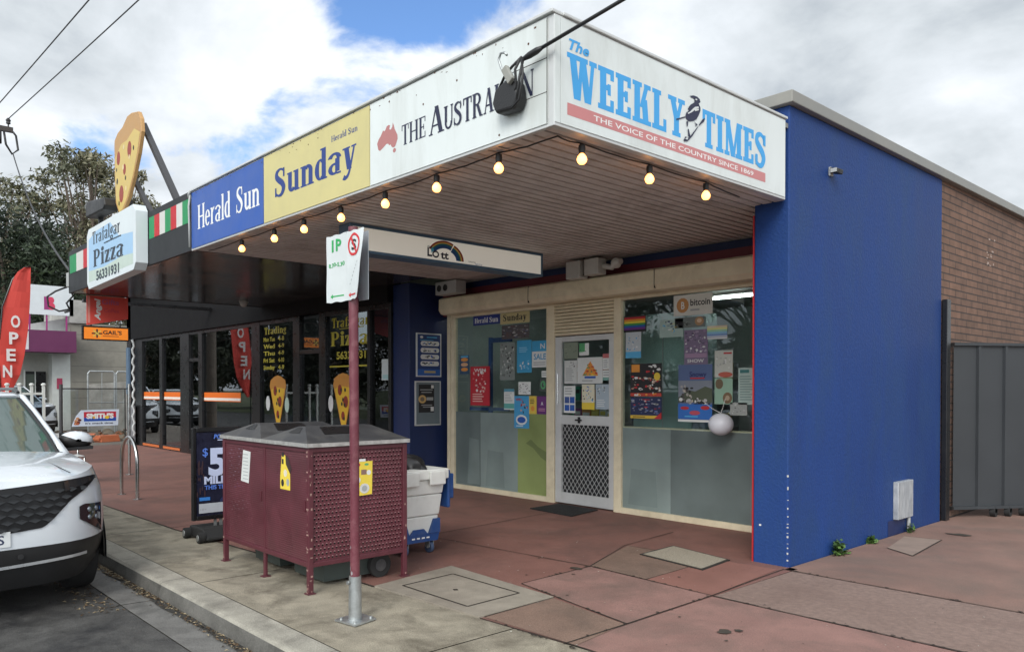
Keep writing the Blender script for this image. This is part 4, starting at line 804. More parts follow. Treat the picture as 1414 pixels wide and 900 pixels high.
# pizza slice board
def slice_board(pts, y, th, m, spots=True, nface=-1):
    cr, ch_ = fl(sr(205, 140, 62)), fl(sr(232, 186, 66)); m.prism([(x, y, z) for x, z in pts], (0, th, 0), cr)
t = thing('pizza_slice_board', 'tall cut out pizza slice standing on the awning edge', 'pizza cutout', (-11.9, 3.42, 3.88)); k = 3.4/3.25
outl = [(-11.61, 4.86), (-11.60, 4.94), (-11.46, 5.01), (-11.25, 5.04), (-11.05, 5.13), (-10.86, 5.13), (-10.60, 5.08), (-10.50, 4.97), (-10.47, 4.80), (-10.60, 4.55), (-10.79, 4.30), (-11.02, 4.06), (-11.25, 3.92), (-11.40, 3.90), (-11.56, 4.08), (-11.60, 4.45)]
outl = [(x*k, 1.55+(z-1.55)*k) for x, z in outl]
m = MB(); m.prism([(x, 3.40, z) for x, z in outl], (0, .05, 0), fl(sr(188, 146, 94))); m.build('crust', t, bevel=.008)
m = MB(); m.plane((0, 3.3985, 0), UX, UZ); che = [(-11.56, 4.70), (-11.3, 4.82), (-11.05, 4.82), (-10.75, 4.90), (-10.52, 4.80), (-10.64, 4.56), (-10.82, 4.31), (-11.05, 4.08), (-11.26, 3.95), (-11.39, 3.93), (-11.53, 4.1), (-11.57, 4.45)]
m.g([[(x*k, 1.55+(z-1.55)*k) for x, z in che]], fl(sr(208, 182, 108)))
pep, oli, mush = fl(sr(150, 62, 45)), fl(sr(40, 42, 30)), fl(sr(225, 205, 160))
for x, z, r, c in ((-11.42, 4.66, .09, pep), (-10.95, 4.68, .10, pep), (-11.30, 4.16, .11, pep), (-11.16, 4.46, .07, pep), (-11.48, 4.36, .04, oli), (-11.22, 4.50, .035, mush), (-11.12, 4.34, .03, oli), (-10.78, 4.66, .03, oli), (-11.40, 4.05, .03, oli), (-11.18, 4.76, .03, mush), (-11.5, 4.52, .025, oli), (-11.1, 4.2, .03, mush), (-10.95, 4.58, .03, mush)): m.ge(x*k, 1.55+(z-1.55)*k, r*.9, r*1.1, c, 12)
m.build('topping', t)
m = MB(); dk = pm('dark_beam', (.045, .045, .048), .5, var=.1)
def beam(a, b, w):
    a, b = Vector(a), Vector(b); m.tube([a, b], w*.7, dk, 4)
beam((-11.25, 3.52, 5.13), (-10.05, 3.56, 3.86), .07); beam((-11.75, 3.52, 4.55), (-10.95, 3.54, 3.86), .06); m.box(-11.85, -11.75, 3.45, 3.53, 3.885, 4.2, dk); m.build('brace', t)
t = thing('flood_light', 'boxy black floodlight on the awning left of the pizza slice', 'floodlight', (-12.6, 3.40, 3.97)); m = MB(); m.prism([(-13.05, 3.25, 4.12), (-12.15, 3.25, 4.10), (-12.1, 3.25, 4.16), (-12.15, 3.25, 4.27), (-13.0, 3.25, 4.36), (-13.08, 3.25, 4.3)], (0, .2, 0), M_blkp); m.build('housing', t, bevel=.02)
m = MB(); m.box(-12.9, -12.84, 3.38, 3.44, 3.965, 4.13, M_blkp); m.build('bracket', t)
# decals inside the pizza windows
ye = fl(sr(196, 184, 60)); 
m = MB(); m.plane((0, 7.006, 0), UX, UZ); m.gs('Trafalgar', -12.36, 2.62, .17, 1.2, ye, BOLD); m.gs('Pizza', -12.40, 2.30, .25, 1.22, ye, BOLD); m.gt('56331931', -12.2, 2.07, .13, ye, w=.95, bold=.03); m.gr(-12.44, 1.93, -11.2, 1.955, ye); m.gr(-12.1, 2.585, -11.3, 2.6, ye)
one(m, 'window_lettering', 'yellow old style name and phone number on the window behind the maroon pole', 'window sign', (-11.8, 7.006, 1.93))
m = MB(); m.plane((0, 7.006, 0), UX, UZ); m.gs('Trading', -15.06, 2.64, .14, .95, ye, BOLD)
for i, (a, b) in enumerate((('Mon Tue', '4-8'), ('Wed', '4-9'), ('Thu', '4-9'), ('Fri Sat', '4-10'), ('Sunday', '4-9'))): m.gt(a, -15.1, 2.5-.14*i, .085, ye, w=.5, bold=.03); m.gt(b, -14.45, 2.5-.14*i, .085, ye, w=.25, bold=.02)
one(m, 'window_lettering', 'yellow trading hours lettering on the window left of the pizza door', 'window sign', (-14.6, 7.006, 1.9))
def decal(x0, x1, z0, z1, label):
    m = MB(); m.plane((0, 7.005, 0), UX, UZ); w = x1-x0; h = z1-z0; f = lambda p: [(x0+w*a, z0+h*b) for a, b in p]
    m.g([f([(.05, .78), (.1, .9), (.3, .97), (.5, 1), (.7, .97), (.92, .9), (.97, .78), (.62, 0), (.42, 0)])], fl(sr(212, 146, 62))); m.g([f([(.12, .70), (.4, .76), (.65, .74), (.88, .72), (.6, .02), (.44, .02)])], fl(sr(236, 190, 50)))
    for a, b, r in ((.36, .68, .10), (.62, .46, .11), (.50, .20, .08)): m.ge(x0+w*a, z0+h*b, w*r, w*r*1.3, fl(sr(150, 50, 30)), 12)
    for a, b in ((.5, .5), (.45, .42), (.58, .4), (.55, .15), (.42, .68), (.6, .68)): m.ge(x0+w*a, z0+h*b, w*.04, w*.05, oli, 8)
    m.ge(x0-w*.06, z0+h*.42, w*.12, w*.2, M_whiteink, 12); m.ge(x1+w*.02, z0+h*.40, w*.12, w*.2, fl((.55, .7, .6)), 12)
    one(m, 'window_decal', label, 'window sticker', ((x0+x1)/2, 7.005, z0))
decal(-14.86, -14.1, .86, 1.82, 'pizza slice sticker on the window under the yellow trading hours'); decal(-12.36, -11.62, .9, 1.83, 'pizza slice sticker on the window partly hidden by the maroon pole')
m = MB(); m.box(-10.77, -10.50, 7.003, 7.008, 1.69, 2.03, fl((.62, .68, .68))); m.box(-10.74, -10.53, 7.001, 7.0028, 1.71, 1.78, fl((.4, .62, .62))); one(m, 'window_notice', 'small white paper notice on the black glass beside the blue pilaster', 'notice', (-10.63, 7, 1.69))
t = thing('shop_counter', 'dark service counter inside the pizza shop', 'counter', (-14, 10, .02)); m = MB(); m.box(-17, -11.2, 10, 10.7, .02, 1.05, pm('counter_timber', (.1, .07, .05), .5)); m.build('front', t); m = MB(); m.box(-17.03, -11.17, 9.96, 10.74, 1.052, 1.09, M_grey); m.build('top', t)
m = MB(); m.box(-15, -11.5, 13.7, 13.79, 1.7, 2.6, fl((.35, .3, .25))); 
for i in range(5): m.box(-14.9+i*.68, -14.35+i*.68, 13.68, 13.698, 1.78, 2.52, fl(random.choice([(.5, .1, .05), (.6, .5, .2), (.1, .1, .1), (.2, .4, .2)])))
one(m, 'menu_board', 'framed menu board on the back wall of the pizza shop', 'menu board', (-13.2, 13.75, 1.7))
# ------------------------------------------------------------------ posters and notices
def poster(label, x0, x1, z0, z1, bg, art, y=7.634, cat='poster', name='poster', O=None, U=UX):
    w, h = x1-x0, z1-z0; m = MB()
    if O is None: m.box(x0, x1, y, y+.002, z0, z1, bg); m.plane((x0, y-.0003, z0), UX, UZ)
    else: m.plane(O, U, UZ); m.gr(0, 0, w, h, bg)
    for a in art:
        k = a[0]
        if k == 'r': m.gr(a[1]*w, a[2]*h, a[3]*w, a[4]*h, a[5])
        elif k == 'e': m.ge(a[1]*w, a[2]*h, a[3]*w, a[4]*h, a[5], 14)
        elif k == 't': m.gt(a[1], a[2]*w, a[3]*h, a[4]*h, a[6], w=a[5]*w, bold=.02)
        elif k == 's': m.gs(a[1], a[2]*w, a[3]*h, a[4]*h, a[5]*w, a[6], BOLD)
        elif k == 'p': m.g([[(x*w, z*h) for x, z in a[1]]], a[2])
        elif k == 'n':               # busy picture: scatter of small patches
            _, ax, az, bx_, bz, n, cs_, seed = a; r = random.Random(seed); l0 = m.layer
            for i in range(n):
                m.layer = l0+.0002*(i % 6); x, z = r.uniform(ax, bx_)*w, r.uniform(az, bz)*h; s1, s2 = r.uniform(.02, .07)*w, r.uniform(.012, .04)*h
                x = min(x, w-s1*1.3); z = min(z, h-s2*1.3); x = max(x, s1*1.3); z = max(z, s2*1.3); m.ge(x, z, s1, s2, cs_[i % len(cs_)], 7)
            m.layer = l0+.0014
        elif k == 'l':               # lines of small print
            _, ax, az, bx_, bz, n, c = a; r = random.Random(n); 
            for i in range(n):
                z = az+(bz-az)*(i+.3)/n; m.gr(ax*w, z*h, (ax+(bx_-ax)*r.uniform(.6, 1))*w, (z+(bz-az)/n*.4)*h, c)
    return one(m, name, label, cat, ((x0+x1)/2, y, z0) if O is None else O)
wh, bk, rd, yl, bu, lb, gn, og, pk, gy = (fl(c) for c in ((.72, .74, .72), (.02, .02, .022), (.50, .03, .035), (.78, .58, .06), (.02, .10, .42), (.10, .42, .70), (.10, .38, .16), (.75, .30, .05), (.6, .3, .4), (.35, .37, .37)))
poster('small blue masthead sticker with white serif words at the top of the left window', -9.21, -8.60, 2.51, 2.65, fl((.02, .04, .22)), [('s', 'Herald', .06, .22, .55, .5, wh), ('s', 'Sun', .62, .22, .55, .32, wh)], cat='sticker', name='masthead_sticker')
poster('small tan masthead sticker with black serif word at the top of the left window', -8.59, -7.97, 2.49, 2.65, fl((.5, .43, .22)), [('s', 'Sunday', .1, .28, .58, .8, bk)], cat='sticker', name='masthead_sticker')
poster('tiny food poster with orange buns at the left edge of the left window', -9.54, -9.31, 1.78, 2.07, fl((.03, .08, .16)), [('e', .5, .76, .38, .1, og), ('e', .5, .5, .38, .1, fl((.7, .4, .2))), ('e', .5, .24, .38, .1, og), ('r', .1, .88, .9, .96, lb)])
poster('tall red advertising poster in the left window', -9.28, -8.83, 1.30, 1.89, fl((.48, .02, .035)), [('n', .15, .35, .85, .9, 40, [wh, fl((.6, .2, .2)), fl((.35, .02, .03)), fl((.7, .5, .45))], 3), ('l', .12, .08, .88, .32, 4, fl((.75, .55, .5))), ('t', 'WIN', .2, .86, .09, .6, wh)])
poster('upright sky blue poster in the left window beside the blue and white one', -8.23, -7.93, 1.78, 2.24, fl((.05, .34, .60)), [('l', .15, .62, .85, .8, 3, fl((.3, .6, .8))), ('n', .2, .1, .85, .4, 16, [fl((.2, .5, .75)), wh], 4)])
poster('wide blue and white poster against the door side of the left window', -7.92, -7.62, 1.85, 2.22, wh, [('r', 0, .6, 1, 1, fl((.05, .34, .60))), ('t', 'N', .55, .7, .2, .3, wh), ('t', 'SALE', .12, .3, .22, .8, fl((.05, .3, .55))), ('l', .1, .06, .9, .22, 2, gy)])
poster('narrow white and green notice in the left window', -8.51, -8.29, 1.25, 1.55, wh, [('r', 0, .86, 1, 1, fl((.1, .3, .4))), ('r', 0, .05, 1, .3, fl((.12, .4, .36))), ('l', .1, .36, .9, .82, 6, gy)], cat='notice', name='notice')
poster('small black and white notice in the left window above the tall blue poster', -8.20, -7.95, 1.47, 1.65, wh, [('n', .08, .1, .92, .9, 26, [bk, bk, gy], 6)], cat='notice', name='notice')
poster('tall bright blue poster with red heads hanging over the frosted glass', -8.29, -7.98, .99, 1.45, fl((.06, .33, .60)), [('n', .45, .45, .9, .85, 16, [rd, fl((.6, .35, .25)), bk], 8), ('e', .5, .26, .38, .16, wh), ('e', .5, .26, .28, .1, bu), ('t', 'WIN', .1, .85, .08, .4, rd), ('l', .15, .04, .85, .1, 1, wh)])
poster('small yellow leaflet in the left window', -7.98, -7.83, 1.20, 1.45, fl((.72, .52, .08)), [('l', .15, .55, .85, .85, 3, bk), ('e', .5, .3, .25, .15, og)], cat='leaflet', name='leaflet')
poster('small purple leaflet in the left window beside the door', -7.82, -7.63, 1.20, 1.45, fl((.14, .03, .18)), [('t', 'A', .4, .5, .2, .25, wh), ('l', .15, .15, .85, .35, 2, pk)], cat='leaflet', name='leaflet')
poster('dark card with a green swirl in the left window', -7.77, -7.63, 1.52, 1.69, fl((.07, .08, .08)), [('e', .5, .5, .36, .36, gn), ('e', .5, .5, .2, .2, fl((.07, .08, .08))), ('e', .62, .55, .1, .12, gn)], cat='sticker', name='sticker')
poster('blank white slip in the left window beside the door frame', -7.73, -7.62, 1.71, 1.80, wh, [('l', .1, .2, .9, .8, 2, gy)], cat='notice', name='notice')
poster('grey patchwork panel at the middle of the left window beside the sky blue poster', -8.60, -8.28, 1.68, 2.22, fl((.22, .25, .24)), [('n', .05, .05, .95, .95, 70, [fl((.4, .43, .41)), fl((.12, .14, .13)), fl((.55, .57, .54)), fl((.2, .23, .22)), bk], 41)])  # small grey and dark patches scattered at random over a flat sheet
poster('dark banner of small pictures under the two masthead stickers', -8.56, -7.98, 2.27, 2.47, fl((.09, .08, .085)), [('n', .03, .08, .97, .92, 60, [fl((.3, .3, .3)), bk, fl((.16, .07, .07)), fl((.5, .5, .48)), fl((.1, .12, .2))], 42)])
# the door
yd = 7.6405
poster('faded green poster in the top left of the door glass', -7.31, -7.05, 1.95, 2.17, fl((.22, .26, .2)), [('n', .1, .1, .9, .9, 16, [fl((.3, .34, .26)), fl((.12, .15, .12))], 11)], y=yd)
poster('small green and white leaflet at the top of the door glass', -7.03, -6.86, 1.99, 2.15, wh, [('r', 0, .3, .6, 1, gn), ('n', .1, .1, .9, .5, 8, [bk, gn], 12)], y=yd, cat='leaflet', name='leaflet')
poster('white landscape poster with a pyramid of fruit in the middle of the door', -7.06, -6.62, 1.62, 1.96, fl((.66, .68, .66)), [('p', [(.2, .3), (.84, .3), (.52, .86)], og), ('n', .28, .3, .78, .55, 22, [rd, gn, yl, og, fl((.5, .2, .05))], 13), ('n', .42, .55, .62, .78, 9, [gn, rd, og], 14), ('r', .3, .2, .74, .28, bu), ('l', .2, .06, .84, .16, 1, gy)], y=yd-.0045)
poster('white notice left of the fruit poster on the door', -7.30, -7.07, 1.62, 1.93, fl((.6, .62, .6)), [('l', .12, .1, .88, .7, 7, gy), ('n', .2, .74, .8, .92, 8, [gy, bk], 15)], y=yd, cat='notice', name='notice')
poster('white and red notice at the upper right of the door glass', -6.62, -6.505, 1.80, 2.00, wh, [('r', 0, .72, 1, 1, fl((.5, .15, .15))), ('l', .1, .1, .9, .64, 4, gy)], y=yd, cat='notice', name='notice')
poster('white green notice under the white and red one on the door', -6.62, -6.505, 1.66, 1.79, wh, [('r', 0, .0, 1, .3, fl((.2, .4, .35))), ('l', .1, .4, .9, .9, 2, gy)], y=yd, cat='notice', name='notice')
poster('poster of blue boxes at the lower left of the door glass', -7.31, -7.10, 1.23, 1.59, wh, [('r', .08, .08, .48, .3, bu), ('r', .54, .08, .94, .3, bu), ('r', .08, .36, .48, .6, fl((.05, .1, .3))), ('r', .54, .36, .94, .6, bu), ('l', .1, .66, .9, .95, 3, gy)], y=yd)
poster('yellow and blue poster in the lower middle of the door glass', -6.98, -6.76, 1.28, 1.61, fl((.70, .66, .5)), [('r', 0, 0, 1, .28, yl), ('n', .1, .3, .9, .9, 26, [bu, lb, bk, wh], 17)], y=yd)
poster('pale blue grey poster beside the yellow and blue one on the door', -6.74, -6.51, 1.29, 1.61, fl((.40, .48, .54)), [('n', .1, .5, .9, .95, 18, [bk, gy, wh], 18), ('l', .1, .08, .9, .4, 4, wh)], y=yd)
# right window
rb = [fl(c) for c in ((.45, .02, .03), (.75, .3, .03), (.75, .62, .06), (.04, .3, .08), (.02, .1, .40), (.16, .03, .25))]
poster('dark rainbow striped flag in the upper left of the right window', -6.27, -5.93, 2.25, 2.45, bk, [('r', .02, .80-.13*i, .98, .92-.13*i, rb[i]) for i in range(6)], cat='flag', name='small_flag')
poster('small pale rainbow flag in the upper right of the right window', -5.06, -4.80, 2.11, 2.26, wh, [('r', 0, .86-.15*i, 1, .99-.15*i, fl(c)) for i, c in enumerate(((.7, .6, .4), (.7, .7, .25), (.3, .6, .4), (.2, .5, .7), (.15, .3, .6), (.5, .55, .65)))], cat='flag', name='small_flag')
poster('pale poster with blue waves beside the dark rainbow flag', -6.24, -6.00, 1.93, 2.25, fl((.5, .55, .58)), [('r', 0, 0, 1, .25, lb), ('n', .1, .3, .9, .9, 18, [fl((.2, .35, .5)), gy, wh, lb], 21)])
poster('white sign with an orange coin and black lettering at the top of the right window', -5.52, -4.99, 2.40, 2.64, fl((.62, .62, .56)), [('e', .24, .5, .16, .36, fl((.5, .24, .08))), ('t', 'B', .2, .33, .36, .09, wh), ('t', 'bitcoin', .44, .46, .32, .5, bk), ('l', .44, .14, .8, .36, 1, gy)], cat='sign', name='window_sign')
poster('strip of black script and a brown badge under the coin sign', -5.50, -5.09, 2.26, 2.38, fl((.16, .19, .18)), [('t', 'Here', .05, .25, .5, .4, bk), ('n', .05, .1, .5, .8, 14, [bk, fl((.35, .4, .36))], 23), ('e', .82, .55, .15, .42, fl((.4, .24, .12))), ('e', .82, .6, .08, .2, fl((.65, .5, .35)))], cat='sticker', name='sticker')
poster('pale sticker with blue and yellow figures left of the purple poster', -5.72, -5.385, 2.16, 2.37, fl((.36, .48, .44)), [('n', .08, .15, .7, .9, 16, [fl((.02, .05, .2)), bk, lb, wh], 24), ('n', .5, .15, .75, .8, 6, [yl, fl((.02, .05, .2))], 25)], cat='sticker', name='sticker')
poster('mauve poster of a crowd of people in the right window', -5.37, -5.05, 1.83, 2.23, fl((.20, .16, .25)), [('n', .06, .35, .94, .95, 60, [fl((.35, .28, .4)), fl((.1, .08, .14)), wh, fl((.28, .2, .32))], 26), ('r', .04, .2, .96, .32, fl((.36, .24, .36))), ('t', 'SHOW', .14, .06, .1, .7, wh)])
poster('large blue travel poster with green hills hanging in the right window', -5.45, -4.99, 1.17, 1.83, fl((.10, .15, .30)), [('r', 0, .42, 1, .72, fl((.22, .25, .3))), ('p', [(0, .42), (.3, .56), (.5, .53), (.8, .62), (1, .58), (1, .34), (0, .34)], fl((.09, .11, .07))), ('n', .1, .36, .42, .62, 22, [fl((.4, .38, .35)), fl((.08, .07, .07)), fl((.55, .5, .42)), bk], 28), ('n', .05, .3, .95, .4, 26, [fl((.5, .5, .48)), bk, wh, bk], 27), ('r', 0, .05, 1, .31, fl((.03, .15, .50))), ('t', 'Snowy', .34, .79, .09, .5, fl((.03, .03, .15))), ('r', .36, .75, .78, .775, rd), ('e', .2, .24, .13, .03, rd), ('e', .8, .25, .13, .035, rd), ('e', .5, .16, .16, .04, fl((.5, .08, .12))), ('r', 0, 0, 1, .04, wh), ('l', .2, .07, .8, .12, 1, lb)])
poster('black and red poster of many faces in the right window', -6.16, -5.69, 1.46, 1.86, bk, [('n', .04, .15, .96, .6, 70, [fl((.5, .3, .2)), rd, fl((.6, .45, .35)), bk, wh, bk], 29), ('r', .03, .74, .3, .97, og), ('n', .5, .68, .95, .96, 14, [wh, rd, wh, bk], 30), ('e', .86, .6, .1, .12, yl), ('r', 0, 0, 1, .1, fl((.5, .06, .04))), ('n', .15, .0, .85, .1, 10, [wh, og], 31)])
poster('dark blue poster with a yellow bottom strip under the black and red one', -6.16, -5.69, 1.19, 1.45, fl((.02, .03, .09)), [('n', .05, .45, .95, .9, 44, [fl((.08, .12, .3)), rd, wh, fl((.02, .02, .06)), fl((.3, .3, .36))], 32), ('n', .1, .25, .9, .42, 10, [fl((.15, .2, .4)), gy], 35), ('r', 0, 0, 1, .15, fl((.72, .48, .06))), ('p', [(.76, 0), (1, .32), (1, 0)], rd), ('l', .08, .03, .7, .12, 1, bk)])
poster('white brochure with red hills in the right window', -4.96, -4.73, 1.68, 1.98, fl((.55, .58, .52)), [('n', .1, .35, .9, .75, 20, [gy, fl((.3, .34, .3)), wh], 33), ('e', .6, .1, .4, .1, fl((.5, .12, .08))), ('r', .5, .86, .95, .92, rd)], cat='leaflet', name='leaflet')
poster('mint green brochure with brown badges under the red hills brochure', -4.96, -4.73, 1.38, 1.67, fl((.30, .48, .36)), [('e', .26, .78, .22, .2, fl((.16, .12, .07))), ('e', .72, .24, .26, .22, fl((.2, .13, .07))), ('e', .72, .24, .12, .1, fl((.45, .36, .25)))], cat='leaflet', name='leaflet')
poster('pale mint notice at the blue wall end of the right window', -4.66, -4.44, 1.38, 1.78, fl((.42, .54, .50)), [('l', .1, .1, .9, .8, 10, fl((.2, .3, .28))), ('r', .1, .86, .6, .95, fl((.05, .2, .2)))], cat='notice', name='notice')
poster('small grey picture card above the balloon in the right window', -4.76, -4.55, 1.26, 1.40, fl((.36, .38, .36)), [('n', .08, .1, .92, .9, 16, [bk, wh, gy], 34)], cat='card', name='picture_card')
# boards on the pilaster (facing the end wall)
t = thing('notice_board', 'upper framed blue board with four white capsule shapes on the navy pilaster', 'notice board', (-9.99, 7.37, 1.74))
def board(t, y0, y1, z0, z1, bgm):
    m = MB(); m.box(-9.999, -9.985, y0, y1, z0, z1, M_alu); m.build('frame', t, bevel=.003); m = MB(); m.plane((-9.9845, 0, 0), UY, UZ); m.gr(y0+.025, z0+.02, y1-.025, z1-.02, bgm); return m
m = board(t, 7.125, 7.615, 1.74, 2.425, fl((.02, .05, .18)))
m.gr(7.15, 1.76, 7.59, 1.86, fl((.03, .12, .42)))
for i in range(4):
    z = 1.91+.105*i; m.gr(7.24, z, 7.53, z+.075, wh); m.ge(7.53, z+.0375, .036, .0375, wh); m.ge(7.24, z+.0375, .036, .0375, wh)
    rr = random.Random(i+50)
    for k in range(9): m.ge(rr.uniform(7.24, 7.5), rr.uniform(z+.02, z+.055), rr.uniform(.012, .03), .010, rr.choice([bk, gy, bu, bk]), 7)
m.gr(7.27, 1.80, 7.49, 1.835, fl((.45, .38, .2))); m.gr(7.19, 2.31, 7.45, 2.32, lb); m.ge(7.22, 2.36, .03, .02, wh); m.gr(7.32, 2.35, 7.52, 2.37, lb); m.build('face', t)
t = thing('notice_board', 'lower framed grey board with one small black poster on the navy pilaster', 'notice board', (-9.99, 7.36, .97))
m = board(t, 7.10, 7.605, .975, 1.675, fl((.16, .20, .22))); m.gr(7.17, 1.18, 7.47, 1.62, bk); m.ge(7.24, 1.39, .075, .065, fl((.6, .4, .15))); m.ge(7.24, 1.39, .04, .035, fl((.2, .15, .1)))
for z, a, b in ((1.53, 7.2, 7.44), (1.49, 7.22, 7.42), (1.29, 7.22, 7.43), (1.26, 7.25, 7.42)): m.gr(7.0+a-7, z, b, z+.014, gy)
m.gr(7.32, 1.37, 7.45, 1.42, gy); m.gr(7.4, 1.2, 7.46, 1.27, wh); m.gr(7.41, 1.56, 7.46, 1.61, wh); m.build('face', t)
# ------------------------------------------------------------------ bin enclosure
BX0, BX1, BY0, BY1 = -6.95, -5.385, 2.86, 3.715; BZ0, BZ1 = .20, 1.105
t = thing('bin_enclosure', 'maroon perforated steel bin enclosure with grey pitched lids by the kerb', 'bin enclosure', (-6.17, 3.29, 0))
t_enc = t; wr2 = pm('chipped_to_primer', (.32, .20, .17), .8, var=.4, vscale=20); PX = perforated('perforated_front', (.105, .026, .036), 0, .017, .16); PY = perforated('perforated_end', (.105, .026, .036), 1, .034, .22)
m = MB(); xm = -6.145
for x in (BX0, xm, BX1):
    for y in (BY0, BY1):
        if x == xm: m.box(x-.018, x+.018, y-.012, y+.012, 0 if y == BY0 else BZ0, BZ1, M_maroon)
        else: m.box(x-.02, x+.02, y-.02, y+.02, 0, BZ1, M_maroon)
        if x != xm or y == BY0: m.box(x-.035, x+.035, y-.035, y+.035, 0, .008, M_maroon)
for y in (BY0, BY1):
    for z in (BZ0, BZ1-.035): m.box(BX0+.02, BX1-.02, y-.016, y+.016, z, z+.036, M_maroon)
for x in (BX0, BX1):
    for z in (BZ0, BZ1-.035): m.box(x-.016, x+.016, BY0+.02, BY1-.02, z, z+.036, M_maroon)
m.build('frame', t, bevel=.004)
for a, b in ((BX0+.02, xm-.018), (xm+.018, BX1-.02)):
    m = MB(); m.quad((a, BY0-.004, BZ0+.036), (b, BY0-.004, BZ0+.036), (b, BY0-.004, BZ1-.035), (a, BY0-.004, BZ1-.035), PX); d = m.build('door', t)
    m = MB(); m.box(b-.07, b-.03, BY0-.012, BY0-.006, .62, .70, M_maroon); m.build('latch', d)
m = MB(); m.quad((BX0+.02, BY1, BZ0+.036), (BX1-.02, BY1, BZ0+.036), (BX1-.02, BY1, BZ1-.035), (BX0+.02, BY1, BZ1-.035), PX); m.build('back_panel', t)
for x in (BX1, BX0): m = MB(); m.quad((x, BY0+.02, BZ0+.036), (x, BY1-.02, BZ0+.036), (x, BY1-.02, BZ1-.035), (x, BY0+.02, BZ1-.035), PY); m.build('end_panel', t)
for x0, x1 in ((BX0-.035, xm-.002), (xm+.002, BX1+.035)):
    y0, y1 = BY0-.035, BY1+.035; z0, z1, z2 = BZ1+.004, BZ1+.034, BZ1+.145; xc, yc = (x0+x1)/2, (y0+y1)/2; a = .30; b_ = .05
    V8 = [(x0, y0, z0), (x1, y0, z0), (x1, y1, z0), (x0, y1, z0), (x0, y0, z1), (x1, y0, z1), (x1, y1, z1), (x0, y1, z1), (xc-b_, yc-a, z2), (xc+b_, yc-a, z2), (xc+b_, yc+a, z2), (xc-b_, yc+a, z2)]
    m = MB(); m.add(V8, [(0, 1, 5, 4), (1, 2, 6, 5), (2, 3, 7, 6), (3, 0, 4, 7), (4, 5, 9, 8), (5, 6, 10, 9), (6, 7, 11, 10), (7, 4, 8, 11), (8, 9, 10, 11), (3, 2, 1, 0)], M_dgrey); lid = m.build('lid', t, bevel=.008)
    m = MB(); P = [Vector(v) for v in V8]
    def onface(i0, i1, i2, i3, u0, u1, v0, v1):
        A, Bb, Cc, Dd = (P[i] for i in (i0, i1, i2, i3)); nrm = (Bb-A).cross(Dd-A).normalized()*.004
        f = lambda u, v: (A+(Bb-A)*u)*(1-v)+(Dd+(Cc-Dd)*u)*v+nrm
        m.quad(f(u0, v0), f(u1, v0), f(u1, v1), f(u0, v1), M_blk)
    onface(5, 6, 10, 9, .2, .62, .48, .93); onface(4, 5, 9, 8, .30, .72, .55, .92); onface(7, 4, 8, 11, .3, .7, .48, .93); m.build('opening', lid)
    m = MB(); m.quad((x0+.05, y0+.1, z1+.016), (x0+.16, y0+.09, z1+.024), (x0+.17, y0+.14, z1+.04), (x0+.06, y0+.15, z1+.03), M_whiteink) if 0 else None
    m = MB(); m.box(x0, x1, y0-.004, y0-.0005, z0, z1, pm('worn_edge', (.45, .44, .42), .4, .4, var=.3, vscale=15)); m.box(x1+.0005, x1+.004, y0, y1, z0, z1, MATS['worn_edge']); m.build('worn_edge', lid)
def sticker(label, pts, mm, art, U, cat='sticker'):
    O = Vector(pts[0]); m = MB(); m.plane(O, U, UZ); m.g([pts[1]], mm)
    for a in art:
        if a[0] == 'e': m.ge(*a[1:5], a[5], 12)
        elif a[0] == 'r': m.gr(*a[1:5], a[5])
        else: m.g([a[1]], a[2])
    one(m, 'sticker', label, cat, O)
yw = fl((.78, .60, .07))
sticker('white paper notice with rows of print on the left bin door', [(-6.61, BY0-.006, .745), [(0, .01), (.16, 0), (.20, .27), (.05, .28)]], fl((.62, .64, .62)), [('r', .04+.01*(i % 2), .03+.03*i, .15, .036+.03*i, gy) for i in range(8)], UX, 'notice')
sticker('torn yellow sticker with a scorched edge on the right bin door', [(-5.86, BY0-.006, .755), [(.0, .0), (.17, .0), (.17, .13), (.10, .2), (.09, .27), (.03, .28), (.0, .1)]], yw, [('e', .04, .05, .025, .03, bk), ('e', .13, .06, .025, .03, gy), ('e', .09, .13, .03, .03, fl((.7, .65, .5))), ('p', [(.09, .27), (.10, .2), (.17, .13), (.2, .17), (.14, .26)], fl((.05, .03, .03))), ('r', .03, .2, .06, .24, bk), ('e', .05, .275, .02, .02, bk)], UX)
sticker('yellow sticker with drawings on the perforated end of the bin enclosure', [(BX1+.004, 3.205, .70), [(0, 0), (.20, .01), (.205, .275), (0, .275)]], yw, [('e', .08, .25, .014, .012, rd), ('e', .15, .25, .02, .01, gn), ('r', .10, .17, .15, .21, fl((.25, .15, .12))), ('e', .17, .185, .02, .02, wh), ('e', .06, .13, .035, .03, wh), ('e', .13, .06, .045, .04, fl((.6, .6, .58))), ('e', .13, .06, .025, .025, gy), ('r', .02, .275, .14, .295, wh), ('r', .03, .06, .06, .075, bk), ('r', .02, .015, .07, .03, bk)], UY)
